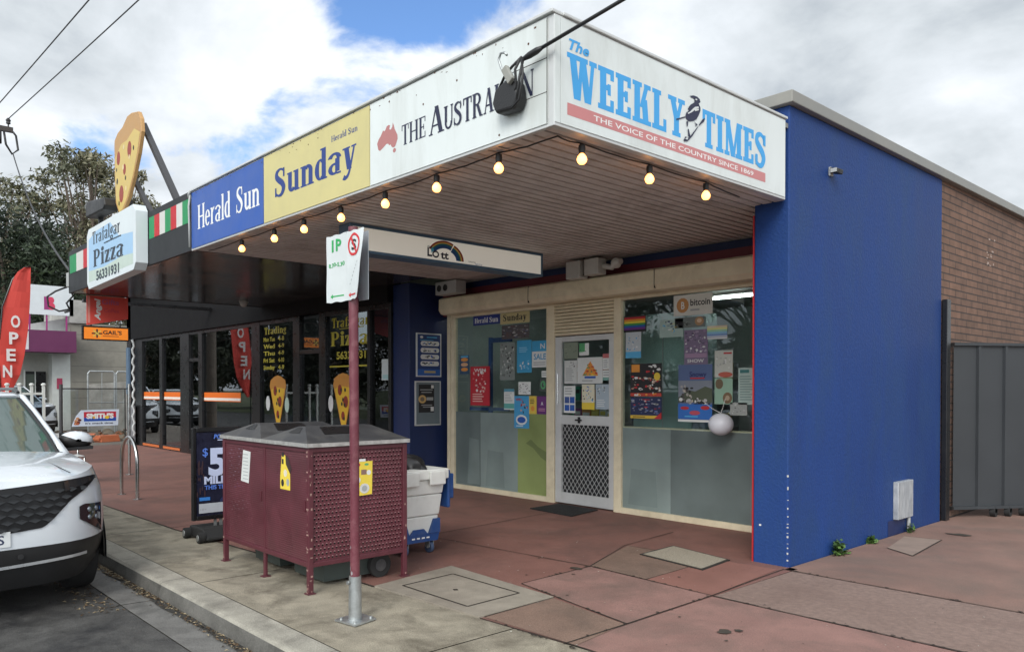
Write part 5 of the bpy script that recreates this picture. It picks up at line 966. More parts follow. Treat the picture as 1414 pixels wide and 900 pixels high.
for k, xc in enumerate((-6.53, -5.78)):
    t = thing('wheelie_bin', 'dark green wheeled bin inside the %s half of the maroon enclosure' % ('left' if k == 0 else 'right'), 'bin', (xc, 3.3, 0), group='wheeled bins inside the enclosure')
    gb = pm('bin_plastic', (.045, .058, .053), .5, var=.15); m = MB(); 
    m.prism([(xc-.24, 3.06, .03), (xc+.24, 3.06, .03), (xc+.24, 3.5, .03), (xc-.24, 3.5, .03)], (0, 0, .001), gb); P0 = [(xc+sx*.24, 3.06 if sy < 0 else 3.5, .03) for sx, sy in ((-1, -1), (1, -1), (1, 1), (-1, 1))]; P1 = [(xc+sx*.29, 3.0 if sy < 0 else 3.58, .98) for sx, sy in ((-1, -1), (1, -1), (1, 1), (-1, 1))]
    m.add(P0+P1, [(0, 1, 5, 4), (1, 2, 6, 5), (2, 3, 7, 6), (3, 0, 4, 7), (4, 5, 6, 7)], gb); m.build('body', t, bevel=.01)
    for sx in (-1, 1): m = MB(); m.cyl((xc+sx*.25, 3.55, .10), (xc+sx*.30, 3.55, .10), .10, M_rub); m.cyl((xc+sx*.301, 3.55, .10), (xc+sx*.306, 3.55, .10), .05, M_dgrey); m.build('wheel', t, bevel=.01)
m = MB()                                   # rust and bare metal chips on the enclosure frame
for i in range(60):
    x = random.choice([BX0, BX1, BX1]); z = random.random()**1.6*1.08; s_ = random.uniform(.003, .010); o_ = .0213+.0001*(i % 9)
    if random.random() < .5: m.box(x-.02+random.random()*.03, x-.012+random.random()*.03, BY0-o_, BY0-.0195, z, z+s_*2, wr2)
    else: yy = random.choice([BY0, BY1]); m.box(x+.0195 if x == BX1 else x-o_, x+o_ if x == BX1 else x-.0195, yy-.015+random.random()*.02, yy-.010+random.random()*.022, z, z+s_*2, wr2)
m.build('rust_stain', t_enc)
# white tub on a blue trolley
t = thing('tub_trolley', 'white plastic tub on a blue wheeled base behind the bin enclosure', 'trolley', (-6.25, 4.28, 0)); wp = pm('white_plastic', (.74, .74, .70), .45, var=.06, dirt=(.4, .38, .32), damt=.4, dscale=2); bp2 = pm('blue_plastic', (.02, .075, .25), .4, var=.12, dirt=(.1, .14, .25), damt=.4, dscale=5)
def fr_(mb, cx_, cy_, hx, hy, z0, HX, HY, z1, mm):
    lo = [(cx_+a*hx, cy_+b*hy, z0) for a, b in ((-1, -1), (1, -1), (1, 1), (-1, 1))]; hi = [(cx_+a*HX, cy_+b*HY, z1) for a, b in ((-1, -1), (1, -1), (1, 1), (-1, 1))]
    mb.add(lo+hi, [(0, 1, 5, 4), (1, 2, 6, 5), (2, 3, 7, 6), (3, 0, 4, 7), (3, 2, 1, 0), (4, 5, 6, 7)], mm)
TX, TY = -6.28, 4.28
m = MB(); fr_(m, TX, TY, .325, .20, .17, .335, .215, .36, wp); fr_(m, TX, TY, .34, .222, .364, .355, .245, .56, wp); fr_(m, TX, TY, .358, .248, .564, .37, .265, .70, wp); fr_(m, TX, TY, .40, .295, .704, .40, .295, .80, wp); tb = m.build('tub', t, bevel=.012)
for y0, y1 in ((TY+.06, TY+.24), (TY-.22, TY-.06)): m = MB(); m.box(TX+.402, TX+.425, y0, y1, .655, .785, wp); m.build('handle', tb, bevel=.01)
m = MB(); fr_(m, TX, TY, .335, .21, .12, .345, .222, .20, bp2)
fx = TX+.346
for ya, yb, yc, yd in ((TY-.222, TY-.13, TY-.222, TY-.17), (TY+.10, TY+.222, TY+.15, TY+.222)): m.prism([(fx-.69, ya, .2), (fx-.69, yb, .2), (fx-.69, yd, .33), (fx-.69, yc, .33)], (.70, 0, 0), bp2)
m.prism([(fx-.01, TY-.12, .2), (fx-.01, TY+.08, .2), (fx-.01, TY+.04, .245), (fx-.01, TY-.08, .245)], (.012, 0, 0), bp2)
for k in range(4): m.box(fx+.002, fx+.005, TY-.10+.055*k, TY-.065+.055*k, .155, .17, M_whiteink)
m.build('base', t, bevel=.012)
for x in (TX-.27, TX+.28):
    for y in (TY-.14, TY+.15):
        m = MB(); m.cyl((x, y-.018, .056), (x, y+.018, .056), .054, pm('castor_blue_grey', (.06, .09, .16), .5))
        for q in (-.028, .022): m.prism([(x-.035, y+q, .055), (x+.035, y+q, .055), (x+.035, y+q, .122), (x-.035, y+q, .122)], (0, .006, 0), M_galv)
        m.cyl((x, y-.03, .056), (x, y+.03, .056), .014, M_galv); m.build('castor', t, bevel=.006)
m = MB(); m.box(TX-.36, TX+.37, TY+.30, TY+.335, .42, .78, bp2); m.box(TX-.33, TX+.34, TY+.335, TY+.40, .50, .74, bp2); m.build('folded_lid', t, bevel=.012)
m = MB()
def lump(u, v):
    a = 2*pi*u; e = v*pi/2; r = 1+.13*sin(5*a+2*v)+.1*sin(9*a+5*v); return (TX+.01+.32*r*cos(e)*cos(a), TY+.22*r*cos(e)*sin(a), .79+.12*sin(e)*r)
m.grid(lump, 40, 10, M_blkp); one(m, 'rubbish_bag', 'black rubbish bag lying in the top of the white tub', 'bag', (TX, TY, .79), smooth=True)
# pavement sign
t = thing('pavement_sign', 'black pavement sign with big white jackpot figures beside the bin enclosure', 'pavement sign', (-8.1, 3.3, 0))
m = MB()
for a in ((2.98, 3.02, .20, 1.15), (3.58, 3.62, .20, 1.15), (3.021, 3.579, .20, .245), (3.021, 3.579, 1.105, 1.15)): m.box(-8.125, -8.075, *a, M_blk)
m.box(-8.12, -8.085, 3.021, 3.579, .246, 1.104, M_blk); m.build('frame', t, bevel=.008)
m = MB(); m.plane((-8.0845, 0, 0), UY, UZ); m.gr(3.022, .246, 3.578, 1.104, pm('poster_night', (.018, .02, .04), .2, var=.4, vscale=8, coat=.5)); bw_ = fl(sr(200, 210, 240)); b2 = fl(sr(90, 130, 220))
for k in range(18): m.ge(random.uniform(3.03, 3.12), random.uniform(.45, .8), .008, random.uniform(.01, .05), fl((.05, .025, .03)), 7)
m.gt('$', 3.085, .86, .085, b2, bold=.01); m.gt('50', 3.145, .665, .275, bw_, w=.40, bold=.045); m.gt('MILLION', 3.10, .572, .075, bw_, w=.44, bold=.05); m.gt('THIS THURSDAY', 3.105, .512, .044, b2, w=.45, bold=.03); m.gt('POWERBALL', 3.20, 1.035, .045, b2, w=.34, bold=.03, shear=.2); m.gr(3.24, 1.015, 3.46, 1.024, bw_)
m.gr(3.045, .272, 3.57, .37, fl((.5, .53, .58))); m.gring(3.36, .375, .10, .07, .03, fl((.02, .03, .1)), 0, 180, 14); m.gt('ott', 3.31, .345, .045, nk, w=.12, bold=.03); m.gr(3.05, .40, 3.16, .435, fl(sr(60, 130, 210))); m.gt('18+', 3.06, .30, .022, gy, w=.06); m.build('poster', t)
m = MB(); 
for y in (3.22, 3.28): m.box(-8.11, -8.09, y-.012, y+.012, .12, .20, M_galv)
m.build('spring', t)
m = MB(); m.prism([(-8.36, 3.03, .045), (-8.30, 3.03, .13), (-7.96, 3.03, .13), (-7.84, 3.03, .05), (-7.84, 3.03, .02), (-8.36, 3.03, .02)], (0, .66, 0), M_rub); m.build('base', t, bevel=.02, seg=3)
for x in (-8.28, -7.9):
    m = MB(); m.cyl((x, 2.965, .055), (x, 3.027, .055), .055, M_rub); m.cyl((x, 2.958, .055), (x, 2.964, .055), .032, M_galv); m.build('wheel', t, bevel=.008)
# parking sign on a maroon pole
t = thing('parking_sign', 'maroon sign pole with bent white parking plates and galvanised foot at the kerb', 'parking sign', (-4.54, 2.74, 0))
m = MB(); m.cyl((-4.54, 2.74, .30), (-4.545, 2.735, 2.62), .0315, pm('chipped_maroon', (.135, .028, .042), .45, var=.14, vscale=6, dirt=(.24, .10, .11), dscale=9, damt=.6), n=20); 
m.build('pole', t, smooth=True, auto=40)
m = MB(); wr_ = pm('bare_steel_patch', (.35, .33, .34), .6, .3, var=.3, vscale=20)
for z, a0, h, w in ((.62, -2.2, .05, .8), (.36, -2.0, .045, .9), (.33, -1.3, .03, .7), (.44, -2.4, .03, .5), (.50, -1.6, .02, .4), (.70, -2.8, .03, .3), (1.45, -1.9, .03, .35), (1.30, -2.2, .022, .3), (.30, -2.6, .02, .6), (.8, -2.7, .02, .2), (.95, -2.0, .015, .2)):
    n = 6; pts = []
    for i in range(n+1): a = a0+w*(i/n-.5); pts.append((a, z+h*.5*sin(pi*i/n)*random.uniform(.6, 1.2)))
    for i in range(n, -1, -1): a = a0+w*(i/n-.5); pts.append((a, z-h*.5*sin(pi*i/n)*random.uniform(.6, 1.2)))
    m.poly([(-4.54+.0323*cos(a), 2.74+.0323*sin(a), zz) for a, zz in pts[1:n]+pts[n+2:-1]], wr_)
m.build('worn_patch', t)
m = MB(); m.lathe((-4.54, 2.74, .012), (0, 0, 1), [(.044, 0), (.042, .22), (.040, .295)], M_galv, 20); m.prism([(-4.629, 2.638, .006), (-4.427, 2.671, .006), (-4.472, 2.859, .006), (-4.668, 2.844, .006)], (0, 0, .012), M_galv); m.cyl((-4.54, 2.68, .27), (-4.54, 2.69, .27), .012, M_galv)
for a, b in ((-4.60, 2.67), (-4.46, 2.69), (-4.49, 2.83), (-4.63, 2.82)): m.cyl((a, b, .018), (a, b, .032), .01, M_galv, n=6)
m.build('foot', t, smooth=True, auto=35)
pw = pm('white_reflective_plate', (.66, .70, .70), .35, var=.05, vscale=5); gns = fl(sr(50, 165, 90)); rds = fl(sr(205, 45, 50))
def plate(xo, wdt, bend, name):
    m = MB(); z0, z1 = 2.135, 2.585
    def y_at(u, v): return 2.695+bend*(u**2)*(1-v)
    def P(u, v): 
        return (xo+wdt*u+.006*sin(v*9)*(u-.5), y_at(u, v), z0+(z1-z0)*v+.003*sin(u*14+xo))
    m.grid(lambda a, b: P(a, b), 14, 16, pw); return m, P
def onplate(m, P, polys, mm, w, dy=.0015):
    for k, pl in enumerate(polys): m.add([Vector(P(u, v))+Vector((0, -dy-.00005*k, 0)) for u, v in pl], [tuple(range(len(pl)))], mm)
m, P_ = plate(-4.825, .262, 0.02, 'p'); gl_, F_, bw1, _ = sans('1P', .03, 0)
def txt_on(m, P, s, u0, v0, hu, hv, mm, bold=.02):
    V, F, bw1, _ = sans(s, bold, 0); 
    for f in F: m.add([Vector(P(u0+V[i][0]/bw1*hu, v0+V[i][1]*hv))+Vector((0, -.002, 0)) for i in f], [tuple(range(len(f)))], mm)
txt_on(m, P_, '1P', .28, .76, .46, .18, gns, .03); txt_on(m, P_, '8.30-5.30', .12, .53, .76, .06, gns); onplate(m, P_, [[(.2, .09), (.32, .125), (.32, .10), (.8, .10), (.8, .08), (.32, .08), (.32, .055)]], gns, 1); m.build('time_plate', t, smooth=True)
m, P_ = plate(-4.558, .21, -.055, 'p'); c = [(.45+.36*cos(a*pi/16), .79+.165*sin(a*pi/16)) for a in range(32)]; ci = [(.45+.28*cos(a*pi/16), .79+.128*sin(a*pi/16)) for a in range(32)]
onplate(m, P_, [[c[i], c[(i+1) % 32], ci[(i+1) % 32], ci[i]] for i in range(32)], rds, 1); txt_on(m, P_, 'S', .3, .715, .3, .15, bk, .03); onplate(m, P_, [[(.25, .90), (.32, .915), (.66, .69), (.59, .67)]], rds, 1, .004)
onplate(m, P_, [[(.12, .07), (.26, .11), (.26, .085), (.7, .085), (.7, .065), (.26, .065), (.26, .04)]], rds, 1)
for i in range(7): u = .2+.08*i; v = .22+.05*i; onplate(m, P_, [[(u, v), (u+.05, v+.02), (u+.04, v+.035), (u, v+.02)]], gy, 1)
m.build('no_stopping_plate', t, smooth=True)
m = MB(); m.box(-4.535, -4.42, 2.772, 2.776, 2.135, 2.585, pm('plate_back', (.40, .44, .47), .4, .5, var=.1)); m.box(-4.62, -4.535, 2.773, 2.7755, 2.15, 2.57, MATS['plate_back']); m.build('rear_plate', t)
m = MB(); 
for z in (2.25, 2.48): m.lathe((-4.543, 2.737, z), (0, 0, 1), [(.032, 0), (.036, .004), (.036, .026), (.032, .03)], M_galv)
m.build('clamp', t)
# bicycle hoops
def hoop(x0, x1, y, h, label, name='bike_hoop'):
    t = thing(name, label, 'bike rack', ((x0+x1)/2, y, 0), group='steel bicycle hoops'); r = (x1-x0)/2; xc = (x0+x1)/2; m = MB()
    m.tube([(x0, y, 0), (x0, y, h-r)]+[(xc-r*cos(a*pi/14), y, h-r+r*sin(a*pi/14)) for a in range(1, 14)]+[(x1, y, h-r), (x1, y, 0)], .025, M_steel, 14); m.build('tube', t, smooth=True, auto=40)
    m = MB(); 
    for x in (x0, x1): m.cyl((x, y, .001), (x, y, .009), .06, M_steel)
    m.build('foot_plate', t); return t
hoop(-12.36, -11.64, 3.53, .86, 'stainless steel bicycle hoop standing on the red path')
# ------------------------------------------------------------------ hanging signs, cafe screen
t = thing('hanging_sign', 'red hanging sign with white upright script under the charcoal awning end', 'sign', (-15.05, 4.08, 2.65)); rs = fl(sr(226, 84, 74)); 
m = MB(); m.prism([(-15.06, 3.75, 2.66), (-15.06, 4.42, 2.80), (-15.06, 4.42, 3.178), (-15.06, 3.75, 3.178)], (.03, 0, 0), rs); m.build('panel', t); m = MB(); m.plane((-15.0285, 0, 0), UY, UZ)
m.gr(3.76, 2.70, 3.80, 3.17, fl(sr(235, 150, 140))); mm_ = M_whiteink
V, F, bw1, _ = sans('Angel', .04, .2); m.gm([(3.96-b*.09+.0, 2.75+a/bw1*.38) for a, b in V], F, mm_); m.gt('Gifts', 3.99, 3.04, .09, fl(sr(190, 90, 130)), w=.28, bold=.02); m.gt('Coffee', 4.02, 2.90, .07, fl(sr(205, 70, 85)), w=.25, bold=.02); m.build('lettering', t)
t = thing('hanging_sign', 'orange lit sign with dark lettering and a yellow emblem near the grey block wall', 'sign', (-17.5, 4.72, 2.55)); m = MB(); m.box(-17.58, -17.5, 4.28, 5.17, 2.54, 2.83, M_blk); m.build('frame', t)
m = MB(); m.box(-17.499, -17.495, 4.31, 5.14, 2.565, 2.80, pm('lit_orange', (.62, .17, .02), .4, var=.1, emit=.25, emitcol=(1, .3, .03))); m.build('face', t); m = MB(); m.plane((-17.4945, 0, 0), UY, UZ); m.gt("GAIL'S", 4.66, 2.67, .08, bk, w=.36, bold=.03); m.gr(4.66, 2.625, 4.96, 2.64, fl((.3, .08, .02)))
for a in range(4): m.g([[(4.55+.10*cos(a*pi/4+d), 2.68+.09*sin(a*pi/4+d)) for d in (-.15, .15, pi-.15, pi+.15)]], fl((.7, .5, .1)) if a % 2 else bk)
m.build('lettering', t); m = MB(); m.cyl((-17.54, 4.45, 2.83), (-17.54, 4.45, 3.3), .012, M_blk); m.cyl((-17.54, 5.0, 2.83), (-17.54, 5.0, 3.3), .012, M_blk); m.box(-17.6, -17.48, 4.3, 7.0, 3.3, 3.36, M_blk); m.build('bracket', t)
t = thing('cafe_screen', 'clear cafe wind screen with dark posts across the footpath', 'cafe screen', (-15.1, 3.9, 0))
m = MB(); m.cyl((-15.1, 3.355, 0), (-15.1, 3.355, 1.63), .028, M_dgrey); m.cyl((-15.1, 4.446, 0), (-15.1, 4.446, 1.64), .024, M_steel); m.cyl((-15.1, 4.446, .001), (-15.1, 4.446, .01), .07, M_steel); m.cyl((-15.1, 3.38, 1.555), (-15.1, 4.42, 1.555), .010, M_blk); m.cyl((-15.1, 4.38, .7), (-15.1, 4.38, 1.555), .010, M_blk); m.build('frame', t)
m = MB(); m.box(-15.102, -15.098, 3.39, 4.37, .25, 1.545, glass('clear_vinyl', (.86, .88, .88), .8, .04)); m.build('clear_sheet', t)
m = MB(); m.tube([(-15.06, 4.51+.02*sin(i*1.9), .7+i*.06) for i in range(30)], .02, pm('rolled_vinyl', (.6, .62, .62), .3), 7); m.build('rolled_edge', t, smooth=True)
t = thing('snack_banner', 'small red white and blue snack banner hung on the clear cafe screen', 'banner', (-15.07, 3.9, .9)); m = MB(); m.prism([(-15.08, 3.51, .90), (-15.08, 4.25, .905), (-15.08, 4.27, 1.19), (-15.08, 3.66, 1.18), (-15.08, 3.58, 1.08)], (.012, 0, 0), fl(sr(205, 215, 230))); m.build('sheet', t)
m = MB(); m.plane((-15.0675, 0, 0), UY, UZ); m.gr(3.70, 1.05, 4.22, 1.15, fl(sr(185, 35, 55))); m.gr(3.70, .985, 4.22, 1.05, fl(sr(25, 75, 165))); m.gt("SMITH'S", 3.74, 1.035, .085, M_whiteink, w=.44, bold=.06); m.ge(4.07, 1.05, .04, .03, fl(sr(230, 190, 40)), 10); m.ge(3.86, 1.05, .02, .025, fl(sr(230, 170, 40)), 8); m.gt('it\'s snack time', 3.72, .935, .035, nk, w=.45, bold=.02)
for k in range(9): m.ge(3.60+random.uniform(-.05, .06), 1.0+random.uniform(-.06, .07), .03, .022, fl(random.choice([sr(170, 90, 60), sr(90, 35, 25), sr(200, 140, 95)])), 8)
m.build('print', t)
t = thing('cafe_chair', 'bent steel cafe chair frame beside the white car', 'chair', (-14.4, 3.1, 0)); cxr, cyr = -14.3, 3.25
m = MB()
for dy in (-.22, .22): m.tube([(cxr+.22, cyr+dy, 0), (cxr+.2, cyr+dy, .42), (cxr+.16, cyr+dy, .45), (cxr-.2, cyr+dy, .44), (cxr-.24, cyr+dy, .6), (cxr-.27, cyr+dy, .84)], .014, M_steel, 8); m.tube([(cxr-.2, cyr+dy, .44), (cxr-.28, cyr+dy, 0)], .014, M_steel, 8)
m.build('frame', t, smooth=True); m = MB(); m.box(cxr-.2, cxr+.2, cyr-.22, cyr+.22, .45, .465, M_alu); m.build('seat', t, bevel=.006); m = MB(); m.box(cxr-.275, cxr-.255, cyr-.2, cyr+.2, .62, .82, M_alu); m.build('backrest', t, bevel=.006)
# feather flag
t = thing('feather_flag', 'tall red feather flag with white OPEN letters at the left edge', 'flag', (-23, 4.05, 0)); m = MB(); fr2 = pm('red_flag_cloth', (.58, .055, .04), .7, var=.06, vscale=1.5); FX, FY = -23.0, 4.10
prof = [(1.30, 0.0, .10), (1.5, -.02, .22), (1.9, -.06, .40), (2.4, -.06, .50), (3.0, -.03, .57), (3.6, .05, .62), (4.0, .14, .645), (4.3, .25, .65), (4.5, .36, .65), (4.62, .50, .65), (4.66, .62, .65)]
pts_l, pts_r = [(FX, FY-.3+a, z) for z, a, b in prof], [(FX, FY-.3+b, z) for z, a, b in prof]
for i in range(len(prof)-1):
    k = 5; 
    for j in range(k):
        f = lambda A, B, u, i=i: tuple(A[c]+(B[c]-A[c])*u for c in range(3)); w_ = lambda p, u: (p[0]+.03*sin(u*5+p[2]*3), p[1], p[2])
        m.quad(w_(f(pts_l[i], pts_r[i], j/k), j/k), w_(f(pts_l[i], pts_r[i], (j+1)/k), (j+1)/k), w_(f(pts_l[i+1], pts_r[i+1], (j+1)/k), (j+1)/k), w_(f(pts_l[i+1], pts_r[i+1], j/k), j/k), fr2)
m.build('cloth', t, smooth=True); m = MB(); m.plane((FX+.05, 0, 0), UY, UZ)
for s, y, z in (('O', .20, 3.10), ('P', .16, 2.68), ('E', .10, 2.26), ('N', .02, 1.85)): m.gt(s, FY-.3+y, z, .30, fl((.7, .66, .64)), w=.20, bold=.03)
m.build('lettering', t); m = MB(); m.tube([(FX, FY-.31, 0), (FX, FY-.33, 1.5), (FX, FY-.36, 2.4), (FX, FY-.27, 3.6), (FX, FY-.05, 4.3), (FX, FY+.2, 4.62), (FX, FY+.34, 4.66)], .016, M_blk, 7); m.cyl((FX, FY-.31, .001), (FX, FY-.31, .05), .2, M_rub); m.build('pole', t, smooth=True, auto=40)
# ------------------------------------------------------------------ car
def make_car(label, loc, rz=0):
    paint = pm('white_car_paint', (.66, .70, .74), .22, var=.02, coat=.8, spec=.5); blk = pm('black_cladding', (.016, .016, .017), .5, var=.1); gls = pm('car_glass', (.075, .115, .105), .05, var=0, spec=.5, coat=.3); chrome = pm('dark_chrome', (.014, .015, .017), .3, .3, var=.05)
    t = thing('parked_car', label, 'car', loc, rz)
    HW = .9325
    def ztop(x): return .985+.125*min(1, max(0, -x)/1.25)**.85
    LV = [(.22, .10, .10), (.31, .05, .05), (.42, .015, .01), (.53, .0, 0), (.66, 0, 0), (.80, .0, .015), (.90, .012, .04), (None, .055, .11)]
    def shift(z):
        zz = [.22, .31, .42, .53, .66, .80, .90, 1.0]; s = [.10, .05, .01, 0, 0, .015, .04, .11]
        for i in range(7):
            if z <= zz[i+1]: return s[i]+(s[i+1]-s[i])*(z-zz[i])/(zz[i+1]-zz[i])
        return s[-1]
    def xn(y, z): r = min(1, abs(y)/HW); return -.09*r*r-.40*r**6-shift(z)
    ys = [0, .15, .3, .45, .58, .68, .76, .83, .88, .915, HW]; sx = [-.62, -.85, -1.25, -1.7, -2.3, -3.0, -3.6, -4.1]; 
    half = [(y, 'n') for y in ys]+[(x, 's') for x in sx]+[(y, 't') for y in (HW*.97, .86, .7, .4, 0)]
    def pt(h, lv):
        z, ins, sh = lv; v, k = h
        if k == 'n': y = v*(1-ins/HW); x = -.09*(v/HW)**2-.40*(v/HW)**6-sh
        elif k == 's': x = v; y = HW-ins
        else: y = v*(1-ins/HW); x = -4.63+.30*(v/HW)**5+sh*.5
        return (x, y, ztop(x) if z is None else z)
    m = MB(); n = len(half); rings = []
    for lv in LV:
        R_ = [pt(h, lv) for h in half]; Lr = [(x, -y, z) for x, y, z in R_[1:-1]][::-1]; rings.append(R_+Lr)
    k = len(rings[0])
    for a in range(len(LV)-1):
        b0 = len(m.v); m.add(rings[a]+rings[a+1], [(j, (j+1) % k, k+(j+1) % k, k+j) for j in range(k)], blk if a < 3 else paint)
    # bonnet and shoulder: lines across the car
    nn = 12; rows = []
    for h in half:
        x, y, z = pt(h, LV[-1]); rows.append([(x, y-2*y*i/nn, z+.055*(1-abs(1-2*i/nn)**2.2)*min(1, (-x-.0)/.5+.15)) for i in range(nn+1)])
    for r0, r1 in zip(rows[:-1], rows[1:]): m.add(r0+r1, [(j, j+1, nn+2+j, nn+1+j) for j in range(nn)], paint)
    me = m
    o = m.build('body', t, local=True, smooth=True, auto=30)
    bm = bmesh.new(); bm.from_mesh(o.data); bmesh.ops.remove_doubles(bm, verts=bm.verts, dist=.0008); bmesh.ops.recalc_face_normals(bm, faces=bm.faces); bm.to_mesh(o.data); bm.free()
    m = MB()
    for sgn in (1, -1): m.tube([(x, sgn*(.62-.12*(i/6)), ztop(x)+.030) for i, x in enumerate((-.2, -.4, -.6, -.8, -1.0, -1.15, -1.25))], .004, blk, 5)
    m.build('bonnet_crease', o, local=True)
    # glasshouse
    def gh(t_, kind, v):
        w = .845-.185*t_; xf_ = -1.10-.98*t_; xr = -4.52+.42*t_; z = 1.10+.51*t_
        if kind == 'n': return (xf_-.30*abs(v)**2.4*(1-.35*t_), v*w, z)
        if kind == 's': return (v*(1-.0), w, z)
        return (xr+.25*abs(v)**4, v*w, z)
    m = MB(); rr = []
    for t_ in (0, .25, .5, .75, 1):
        F0 = [gh(t_, 'n', v) for v in (0, .25, .5, .7, .85, .95, 1)]; F1 = [gh(t_, 's', x) for x in (-2.5, -3.0, -3.5)]; F2 = [gh(t_, 't', v) for v in (1, .8, .4, 0)]; Rr = F0+F1+F2; rr.append(Rr+[(x, -y, z) for x, y, z in Rr[1:-1]][::-1])
    k = len(rr[0])
    for a in range(4): m.add(rr[a]+rr[a+1], [(j, (j+1) % k, k+(j+1) % k, k+j) for j in range(k)], gls)
    m.build('window', t, local=True, smooth=True, auto=50)
    # roof
    m = MB(); R0 = [(x, y*1.012, z-.01) for x, y, z in rr[-1]]; c0 = (-3.05, 0)
    def sc_(f, z): return [(c0[0]+(x-c0[0])*f, y*f, z) for x, y, _ in rr[-1]]
    L_ = [R0, [(x, y, z+.012) for x, y, z in sc_(1.012, 1.612)], [(x, y, z) for x, y, z in sc_(.96, 1.645)], sc_(.82, 1.668), sc_(.4, 1.68)]
    for a, b in zip(L_[:-1], L_[1:]): m.add(a+b, [(j, (j+1) % k, k+(j+1) % k, k+j) for j in range(k)], paint)
    m.poly(L_[-1], paint); m.build('roof', t, local=True, smooth=True, auto=55)
    for s in (1, -1):
        m = MB(); m.tube([(-1.40, s*.85, 1.085), (-1.7, s*.815, 1.25), (-2.05, s*.745, 1.46), (-2.28, s*.69, 1.60), (-2.7, s*.675, 1.635)], [.05, .036, .034, .036, .03], paint, 8)
        m.build('pillar', t, local=True, smooth=True); m = MB(); m.tube([(-3.6, s*.69, 1.61), (-3.95, s*.74, 1.4), (-4.2, s*.8, 1.12)], [.05, .07, .1], paint, 8); m.build('pillar', t, local=True, smooth=True); m = MB(); m.tube([(-2.75, s*.69, 1.6), (-2.8, s*.84, 1.12)], .03, blk, 8); m.build('pillar', t, local=True, smooth=True)
    m = MB()
    for s in (1, -1): m.tube([(-1.36, s*.80, 1.10), (-1.67, s*.77, 1.27), (-2.03, s*.70, 1.48), (-2.24, s*.645, 1.60)], .016, blk, 6); m.tube([(-2.35, s*.665, 1.655), (-2.5, s*.665, 1.69), (-3.7, s*.655, 1.69), (-3.9, s*.65, 1.65)], .016, chrome, 7)
    m.tube([(-1.085+-.30*abs(v)**2.4, v*.83, 1.105) for v in [i/8-1 for i in range(17)]], .018, blk, 6); m.build('seal', t, local=True)
    # front graphics, laid on the curved nose
    def interp(P, y):
        for (a, b), (c, d) in zip(P[:-1], P[1:]):
            if y <= c: return b+(d-b)*(y-a)/(c-a)
        return P[-1][1]
    def patch(name, par, lo, hi, y0, y1, mm, off=.007, ny=18, nz=6, sides=(1, -1)):
        m = MB()
        for s in sides:
            m.grid(lambda u, v: (lambda y: (lambda z: (xn(y, z)+off+.03*max(0, abs(y)-.8), s*y*(1+off*.8*(abs(y) > .7)), z))(interp(lo, y)+(interp(hi, y)-interp(lo, y))*v))(y0+(y1-y0)*u), ny, nz, mm)
        return m.build(name, par, local=True, smooth=True, auto=40)
    glo = [(0, .64), (.15, .645), (.40, .665), (.47, .72), (.54, .79), (.60, .845), (.70, .90), (.83, .972)]; ghi = [(0, .955), (.14, .962), (.5, .985), (.74, 1.0), (.83, 1.0)]
    gp = pm('grille_black', (.008, .008, .009), .4, var=.05, spec=.3)
    gr = patch('grille', t, glo, ghi, 0, .83, gp, .006, 30, 8)
    m = MB()
    for r_ in range(7):
        for c_ in range(9):
            y = .035+c_*.088+(.044 if r_ % 2 else 0); z = .675+r_*.05; 
            if y > .72 or z > interp(ghi, y)-.03 or z < interp(glo, y)+.025: continue
            for s in (1, -1): x = xn(y, z)+.013; m.add([(x, s*(y-.043), z), (x+.014, s*y, z-.020), (x, s*(y+.043), z), (x-.002, s*y, z+.016)], [(0, 1, 2), (0, 2, 3)], chrome)
    m.build('grille_jewels', gr, local=True)
    dl = [(.30, .925), (.5, .905), (.7, .93), (.80, .975)]; dh = [(.30, .96), (.5, .98), (.7, .995), (.80, .998)]
    for s in (1, -1): patch('running_light', t, [(.56, .91), (.83, .975)], [(.56, .985), (.83, .999)], .56, .83, pm('smoked_lamp', (.02, .02, .022), .12, var=0, coat=.4), .014, 10, 3, (s,))
    hls = [patch('headlight', t, [(.66, .69), (.865, .55)], [(.66, .785), (.70, .80), (.865, .78)], .66, .865, pm('headlight_black', (.012, .013, .015), .08, var=0, coat=1), .010, 10, 6, (s,)) for s in (1, -1)]
    lens = pm('headlight_lens', (.2, .22, .25), .1, .5, var=0)
    for s, hl in zip((1, -1), hls):
        m = MB()
        for y, z, r_ in ((.735, .75, .026), (.80, .745, .026), (.735, .69, .024), (.80, .68, .026), (.77, .72, .014)): m.ball((xn(y, z)+.004, s*y*1.004, z), r_*.85, lens, 8)
        m.build('lens', hl, local=True, smooth=True)
    m = MB()
    for y0, y1 in ((-.72, -.02), (.02, .72)):
        m.grid(lambda u, v: (xn(y0+(y1-y0)*u, .40)+.016, y0+(y1-y0)*u, .385+.022*v+.035*abs(y0+(y1-y0)*u)), 12, 1, pm('silver_skid', (.5, .52, .54), .3, .6))
    m.build('skid_strip', t, local=True); m = MB(); m.box(-.03, .006, -.186, .186, .552, .662, fl((.66, .68, .68))); pl = m.build('number_plate', t, local=True)
    m = MB(); m.plane((.0075, 0, 0), UY, UZ); m.gt('S', .105, .575, .068, fl((.02, .03, .08)), w=.042, bold=.01); m.build('plate_lettering', pl, local=True)
    m = MB(); [m.cyl((xn(.25, .47)+.0, s*.25, .47), (xn(.25, .47)+.012, s*.25, .47), .02, blk) for s in (1, -1)]; m.build('parking_sensor', t, local=True)
